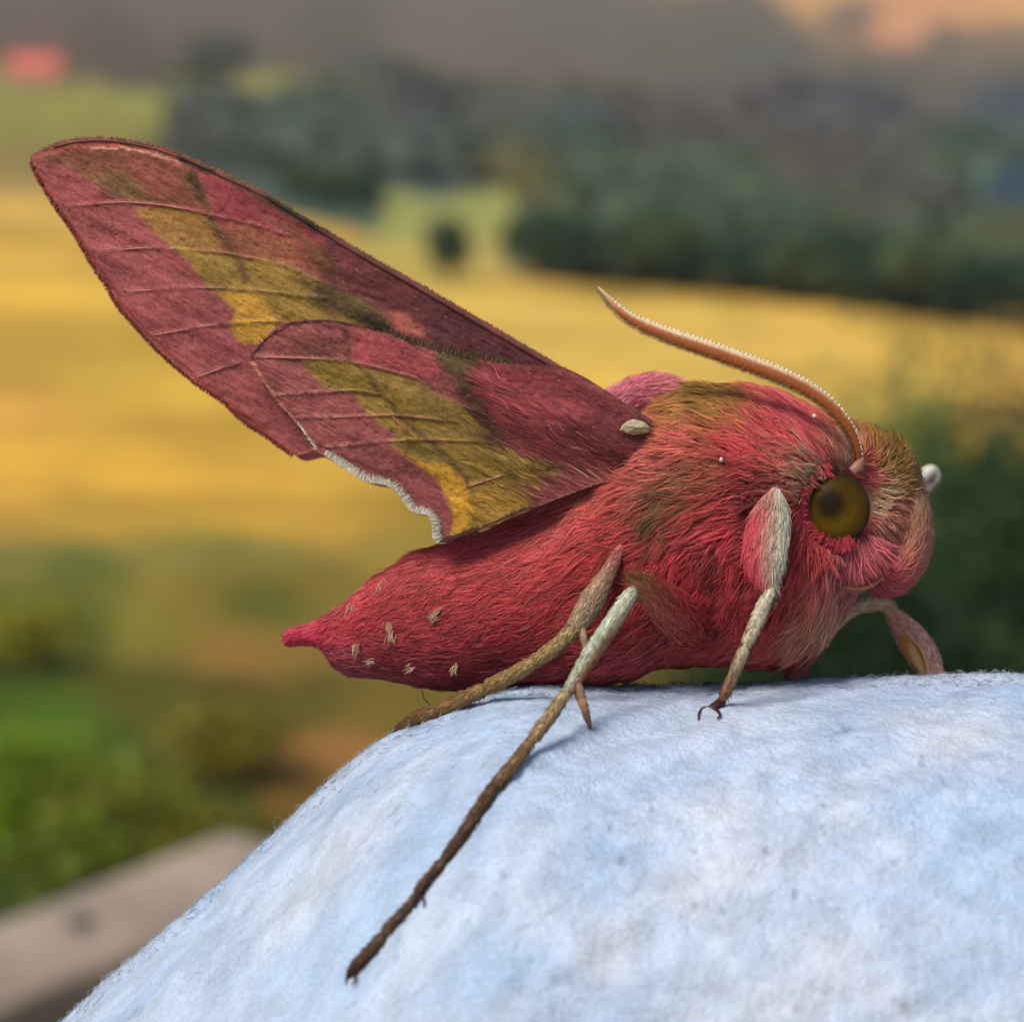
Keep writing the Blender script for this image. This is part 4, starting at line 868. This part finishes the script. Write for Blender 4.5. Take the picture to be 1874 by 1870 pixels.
def fringe(o, curve, col, n, l, wd, dfun, out, seed, tone=.15, far=False):
    rng = np.random.default_rng(seed); c = smooth_curve(curve, 900); i = rng.integers(1, 898, n)
    tx = c[np.minimum(i + 4, 899)] - c[np.maximum(i - 4, 0)]; tx /= np.linalg.norm(tx, axis=1)[:, None]
    nx = np.stack([tx[:, 1], -tx[:, 0]], 1) * out
    p = at(c[i, 0] - nx[:, 0] * 2.5, c[i, 1] - nx[:, 1] * 2.5, dfun(c[i, 0], c[i, 1]) + rng.normal(0, 1.2, n))
    g = nx + rng.normal(0, .3, (n, 2)); T = g[:, :1] * RIGHT - g[:, 1:] * UP; T /= np.linalg.norm(T, axis=1)[:, None]
    V, f, C, NR = strands(p, np.tile(-FWD, (n, 1)), T, K * l * rng.uniform(.5, 1.2, n), K * wd, np.clip(lin(col) * np.exp(rng.normal(0, tone, (n, 1))), 0, .9), lift=rng.normal(0.05, .2, n), rings=3, rng=rng)
    tag(mesh_obj('fringe', V, f, M_FUR, o, C, nrm=NR), kind='stuff')
d_fore = lambda x, y: -140 - 0.055 * (1230 - x) - 22 * np.sin(np.clip((1230 - x) / 1180, 0, 1) * math.pi) + 0.10 * (y - (800 - 0.52 * (1230 - x)))
d_hind = lambda x, y: np.minimum(d_fore(x, y) - 30 + 16 * np.exp(-((x - 700) ** 2 + (y - 590) ** 2) / 60000.0) * 0, -140) + 0.05 * np.maximum(y - 800, 0)
kf = [(0, 0), (0.5, 0.455), (1, 1)]; kh = [(0, 0), (0.45, 0.53), (1, 1)]
for far in (False, True):
    nm = (330, 150) if not far else (120, 50)
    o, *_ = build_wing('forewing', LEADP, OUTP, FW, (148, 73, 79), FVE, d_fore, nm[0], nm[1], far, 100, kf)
    if not far:
        fringe(o, OUTP[7:], (140, 58, 46), 2600, 9, 2.2, d_fore, 1, 7); fringe(o, LEADP[2:], (150, 110, 86), 2600, 7, 1.8, d_fore, -1, 8, .35)
        # the thick rounded front rib of the wing
        q = smooth_curve(LEADP[:-3], 120); V, f = tube(at(q[:, 0] - 2, q[:, 1] + 4, d_fore(q[:, 0], q[:, 1]) - 1), np.linspace(7, 2.2, 120) * K, 10)
        cr_ = np.repeat(paint(q[:, 0], q[:, 1], [(7, z2((880, 235), (960, 275), (1040, 300)), (58, 42, 32), 7), (10, z2((1300, 440), (1420, 500), (1540, 565)), (56, 40, 30), 10)], (120, 66, 62), 3), 10, 0) * GM
        mesh_obj('front_rib', V, f, M_WING, o, np.vstack([cr_, cr_[:1], cr_[-1:]]))
        q = smooth_curve([(1232, 806), (1180, 782), (1120, 745), (1040, 705)], 40); V, f = tube(at(q[:, 0], q[:, 1], d_fore(q[:, 0], q[:, 1]) - 3), np.linspace(8, 2, 40) * K, 8)
        mesh_obj('base_rib', V, f, M_WING, o, lin([112, 72, 66]) * GM)
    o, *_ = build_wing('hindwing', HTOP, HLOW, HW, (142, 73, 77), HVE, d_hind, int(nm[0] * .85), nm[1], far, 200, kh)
    if not far:
        white = z3((430, 728), (470, 758), (530, 798), (600, 836), (680, 852), (730, 890), (768, 946), (800, 963), (845, 972), (866, 1012), (868, 1060), (885, 1088))
        fringe(o, white, (226, 214, 196), 2600, 15, 2.4, d_hind, 1, 9, .12)
        fringe(o, HTOP[3:8], (96, 74, 48), 420, 15, 2.0, d_hind, -1, 10, .4)
        fringe(o, z3((885, 1086), (950, 1065), (1050, 1030), (1150, 985), (1230, 955), (1300, 935)), (86, 54, 40), 700, 8, 2, d_hind, 1, 11, .3)
# pink shoulder of the other wing pair showing over the back
furred_tube('wing_shoulder', [(1070, 770, 90), (1120, 750, 110), (1180, 733, 125), (1230, 738, 120), (1300, 765, 90)], [16, 34, 44, 42, 26], 1.0, [(0, 225, 130, 140), (.4, 236, 124, 138), (.7, 230, 140, 136), (1, 215, 120, 96)], 36, 3400, 2.4, .25, moth, 55)

# ------------------------------------------------------------------ legs
PALE = (196, 196, 168)
def leg(pts, rad, cols, ln, nst, seed, flat=0.8, wd=2.0, lift=.35): return furred_tube('leg', pts, rad, flat, cols, ln, nst, wd, lift, moth, seed)
def cd_(x, y): return float(cloth_d(np.array(x, float), np.array(y, float)))
# front leg of the near side: leaf shaped furry upper part, thin shank, dark claws on the cloth
l1 = leg([(1421, 894, -258), (1414, 930, -272), (1404, 980, -286), (1400, 1030, -296), (1408, 1084, -302)], [7, 26, 36, 33, 9], [(0, 190, 150, 130, 214, 206, 180), (.3, 216, 80, 92, 216, 210, 186), (.7, 222, 78, 92, 212, 206, 180), (1, 200, 90, 92, 196, 186, 160)], 30, 2600, 61, .5, 2.4, .12)
f1 = cd_(1306, 1296)
furred_tube('shank', [(1414, 1072, -304), (1396, 1112, -304), (1374, 1162, -302), (1352, 1212, -300), (1334, 1255, f1 - 14), (1318, 1288, f1 - 6)], [9.5, 11, 10, 9, 8, 6], .9, [(0, 204, 198, 172), (.5, 194, 180, 146), (.8, 160, 120, 84), (1, 96, 54, 44)], 10, 900, 1.6, .2, l1, 62, 2)
V, f = tube(at([1322, 1310, 1298], [1282, 1294, 1300], [f1 - 8, f1 - 4, f1]), np.array([8, 10, 7]) * K, 10); mesh_obj('foot', V, f, M_LEG, l1, lin([60, 26, 28]) * GM)
for pts in ([(1303, 1296), (1288, 1296), (1280, 1304), (1278, 1316)], [(1303, 1297), (1312, 1300), (1318, 1308), (1313, 1314)]):
    q = smooth_curve(pts, 12); V, f = tube(at(q[:, 0], q[:, 1], cloth_d(q[:, 0], q[:, 1]) - 4), np.linspace(4.6, 1.6, 12) * K, 7); mesh_obj('claw', V, f, M_AMBER, l1, lin([62, 32, 28]) * GM)
# middle leg of the near side: pink thigh, pale tapering shin, long jointed tarsus lying down the cloth
l2 = leg([(1170, 1066, -318), (1150, 1094, -332), (1118, 1144, -352), (1080, 1200, -378), (1040, 1264, -404)], [4, 12, 14.5, 14, 9], [(0, 206, 206, 180, 206, 206, 180), (.5, 190, 198, 172, 150, 118, 84), (1, 164, 170, 146, 176, 124, 96)], 12, 1500, 63, .8, 2.0, .12)
furred_tube('thigh', [(1296, 1160, -96), (1266, 1144, -178), (1230, 1115, -246), (1194, 1082, -296), (1174, 1068, -316)], [34, 36, 28, 17, 8], .75, [(0, 238, 86, 92, 240, 88, 94), (.5, 234, 92, 90, 246, 122, 106), (.8, 186, 104, 78, 236, 140, 106), (1, 160, 116, 76, 200, 150, 110)], 46, 5600, 1.7, .4, l2, 64)
t_pts = [(1040, 1262), (1010, 1305), (975, 1352), (940, 1398), (905, 1440)]
ends = [-404, -440, cd_(975, 1352) - 70, cd_(940, 1398) - 34, cd_(905, 1440) - 14]
furred_tube('tarsus', [(x, y, d) for (x, y), d in zip(t_pts, ends)], [8, 9, 8, 8, 9.5], .9, [(0, 186, 164, 120), (.5, 160, 128, 84), (1, 112, 84, 54)], 14, 900, 1.8, .35, l2, 65, 2)
furred_tube('tarsus', [(x, y, cd_(x, y) - 11) for x, y in ((908, 1436), (880, 1476), (845, 1530), (805, 1585), (775, 1618), (765, 1636))], [9.5, 9, 8.5, 7, 6.5, 4.5], .9, [(0, 112, 84, 54), (.5, 86, 62, 44), (1, 72, 42, 30)], 13, 1100, 1.8, .35, l2, 66, 3)
furred_tube('tarsus', [(x, y, cd_(x, y) - 9) for x, y in ((766, 1632), (750, 1656), (715, 1695), (680, 1738), (652, 1768), (640, 1782))], [4.5, 5.5, 7, 8, 7, 3], .9, [(0, 84, 62, 48), (.5, 98, 76, 54), (1, 78, 48, 36)], 13, 800, 1.8, .4, l2, 67, 2)
furred_tube('spur', [(1052, 1248, -398), (1062, 1272, -396), (1072, 1304, -394), (1081, 1336, cd_(1081, 1336) - 3)], [9, 8, 6, 1.2], .9, [(0, 186, 140, 110), (1, 150, 112, 82)], 9, 300, 1.6, .25, l2, 68)
for pts in ([(766, 1634), (758, 1648), (760, 1660)], [(768, 1636), (776, 1648), (775, 1660)], [(643, 1778), (634, 1788), (632, 1800)], [(645, 1780), (650, 1792), (644, 1802)]):
    q = smooth_curve(pts, 8); V, f = tube(at(q[:, 0], q[:, 1], cloth_d(q[:, 0], q[:, 1]) - 8), np.linspace(3, 1, 8) * K, 6); mesh_obj('claw', V, f, M_AMBER, l2, lin([62, 36, 28]) * GM)
# hind leg of the near side: brown shin along the belly, tarsus lying over the ridge of the cloth
l3 = leg([(1138, 1000, -212), (1112, 1050, -236), (1084, 1100, -252), (1052, 1150, -262)], [7, 13, 20, 16], [(0, 176, 88, 82), (.4, 176, 140, 112), (1, 168, 146, 112)], 14, 1300, 71, .8, 2.0, .2)
furred_tube('tarsus', [(1058, 1144, -262), (1020, 1180, -258), (970, 1216, -240), (900, 1254, -190), (850, 1278, -130), (800, 1302, -78)], [10.5, 10.5, 10.5, 10.5, 10.5, 11], .9, [(0, 182, 156, 106), (.6, 166, 132, 84), (1, 138, 104, 66)], 15, 1700, 1.8, .35, l3, 72, 3)
furred_tube('tarsus', [(804, 1300, -82), (780, 1310, -60), (752, 1325, -34), (732, 1340, -14), (722, 1348, 6)], [11, 13, 13, 10, 5], .9, [(0, 138, 104, 66), (.5, 112, 82, 52), (1, 80, 58, 40)], 15, 900, 1.8, .4, l3, 73, 2)
furred_tube('spur', [(1064, 1148, -268), (1068, 1165, -270), (1071, 1185, -272), (1073, 1204, -274)], [6, 6, 4, 1], .9, [(0, 176, 140, 112), (1, 180, 150, 110)], 8, 200, 1.6, .25, l3, 74)
# far side legs
l4 = leg([(1492, 1172, 40), (1520, 1140, 80), (1560, 1114, 120), (1600, 1106, 150), (1628, 1110, 160)], [24, 18, 12, 12, 10], [(0, 236, 150, 130), (.3, 236, 190, 150), (1, 228, 182, 138)], 16, 1600, 75, .8, 2.0, .35)
furred_tube('shin', [(1622, 1112, 160), (1640, 1132, 155), (1668, 1168, 140), (1694, 1208, 112), (1716, 1246, 78)], [9, 18, 29, 28, 14], .7, [(0, 238, 186, 148), (.3, 244, 174, 148), (1, 228, 168, 136)], 11, 1500, 1.8, .25, l4, 76)
q = smooth_curve([(1652, 1160, 118, 3), (1662, 1180, 106, 11), (1676, 1206, 96, 12), (1692, 1236, 84, 5), (1694, 1244, 80, 2)], 30); V, f = tube(at(q[:, 0], q[:, 1], q[:, 2]), q[:, 3] * K, 12, .6); mesh_obj('shin_comb', V, f, M_AMBER, l4, lin([196, 138, 56]) * GM)
q = smooth_curve([(1660, 1158, 106, 2), (1684, 1186, 96, 3), (1697, 1220, 84, 3), (1700, 1244, 76, 2)], 30); V, f = tube(at(q[:, 0], q[:, 1], q[:, 2]), q[:, 3] * K, 8); mesh_obj('comb_edge', V, f, M_AMBER, l4, lin([216, 160, 84]) * GM)
leg([(1492, 1172, 120), (1474, 1200, 132), (1458, 1228, 126), (1440, 1262, 110)], [22, 18, 15, 10], [(0, 206, 84, 90), (.6, 212, 110, 106), (1, 196, 120, 110)], 20, 1200, 77, .8, 2.2, .25)
leg([(1180, 1190, 150), (1150, 1226, 170), (1122, 1242, 176), (1092, 1258, 170)], [12, 9, 8, 6], [(0, 150, 70, 70), (.5, 120, 100, 60), (1, 96, 80, 50)], 12, 600, 78, .8, 1.8, .35)

# ------------------------------------------------------------------ crumb at the wing base and white specks in the fur
def pebble(name, x, y, d, r, col, label, seed, stretch=(1, .8, .7), hit=None):
    rng = np.random.default_rng(seed); L, f = ball(None, 1, 9, 11)
    n = 1 + 0.55 * fbm(L[..., 0] * 2.1 + 7, L[..., 2] * 2.1 + L[..., 1] * 2.6, seed, 3)
    c = at(x, y, d); V = c + ((L * n[..., None] * np.array(stretch))[..., 0:1] * RIGHT + (L * n[..., None] * np.array(stretch))[..., 1:2] * UP + (L * n[..., None] * np.array(stretch))[..., 2:3] * FWD) * r * K
    t = thing(name, tuple(c), label, 'crumb')
    mesh_obj('grain', V.reshape(-1, 3), f, M_LEG, t, lin(col) * .75, smooth=(r < 10))
pebble('crumb', 1163, 782, d_hind(1163, 782) - 12, 22, (186, 172, 138), 'tiny pale crumb lying at the base of the raised wing', 3, (1.05, .62, .5))
pebble('speck', 1320, 841, -252, 4.5, (245, 240, 235), 'tiny bright white speck caught in the pink fur of the back', 4, (.7, 1, .7))
pebble('speck', 1490, 761, -214, 4, (235, 215, 205), 'tiny white speck beside the brown antenna', 5)

# ------------------------------------------------------------------ the hazy air over the valley
hv, hf = box((0, 0, (-14.0 + 296) / 2), (7400, 7400, 296 + 14.0))
hm = bpy.data.materials.new('valley_air'); hm.use_nodes = True; hn = hm.node_tree.nodes; hn.remove(hn['Principled BSDF'])
pv = hn.new('ShaderNodeVolumePrincipled'); pv.inputs['Color'].default_value = (0.93, 0.91, 0.88, 1); pv.inputs['Density'].default_value = 1.3e-4; pv.inputs['Anisotropy'].default_value = 0.2
hm.node_tree.links.new(pv.outputs[0], hn['Material Output'].inputs['Volume'])
haze = mesh_obj('haze', hv, hf, hm, smooth=False); haze['kind'] = 'stuff'
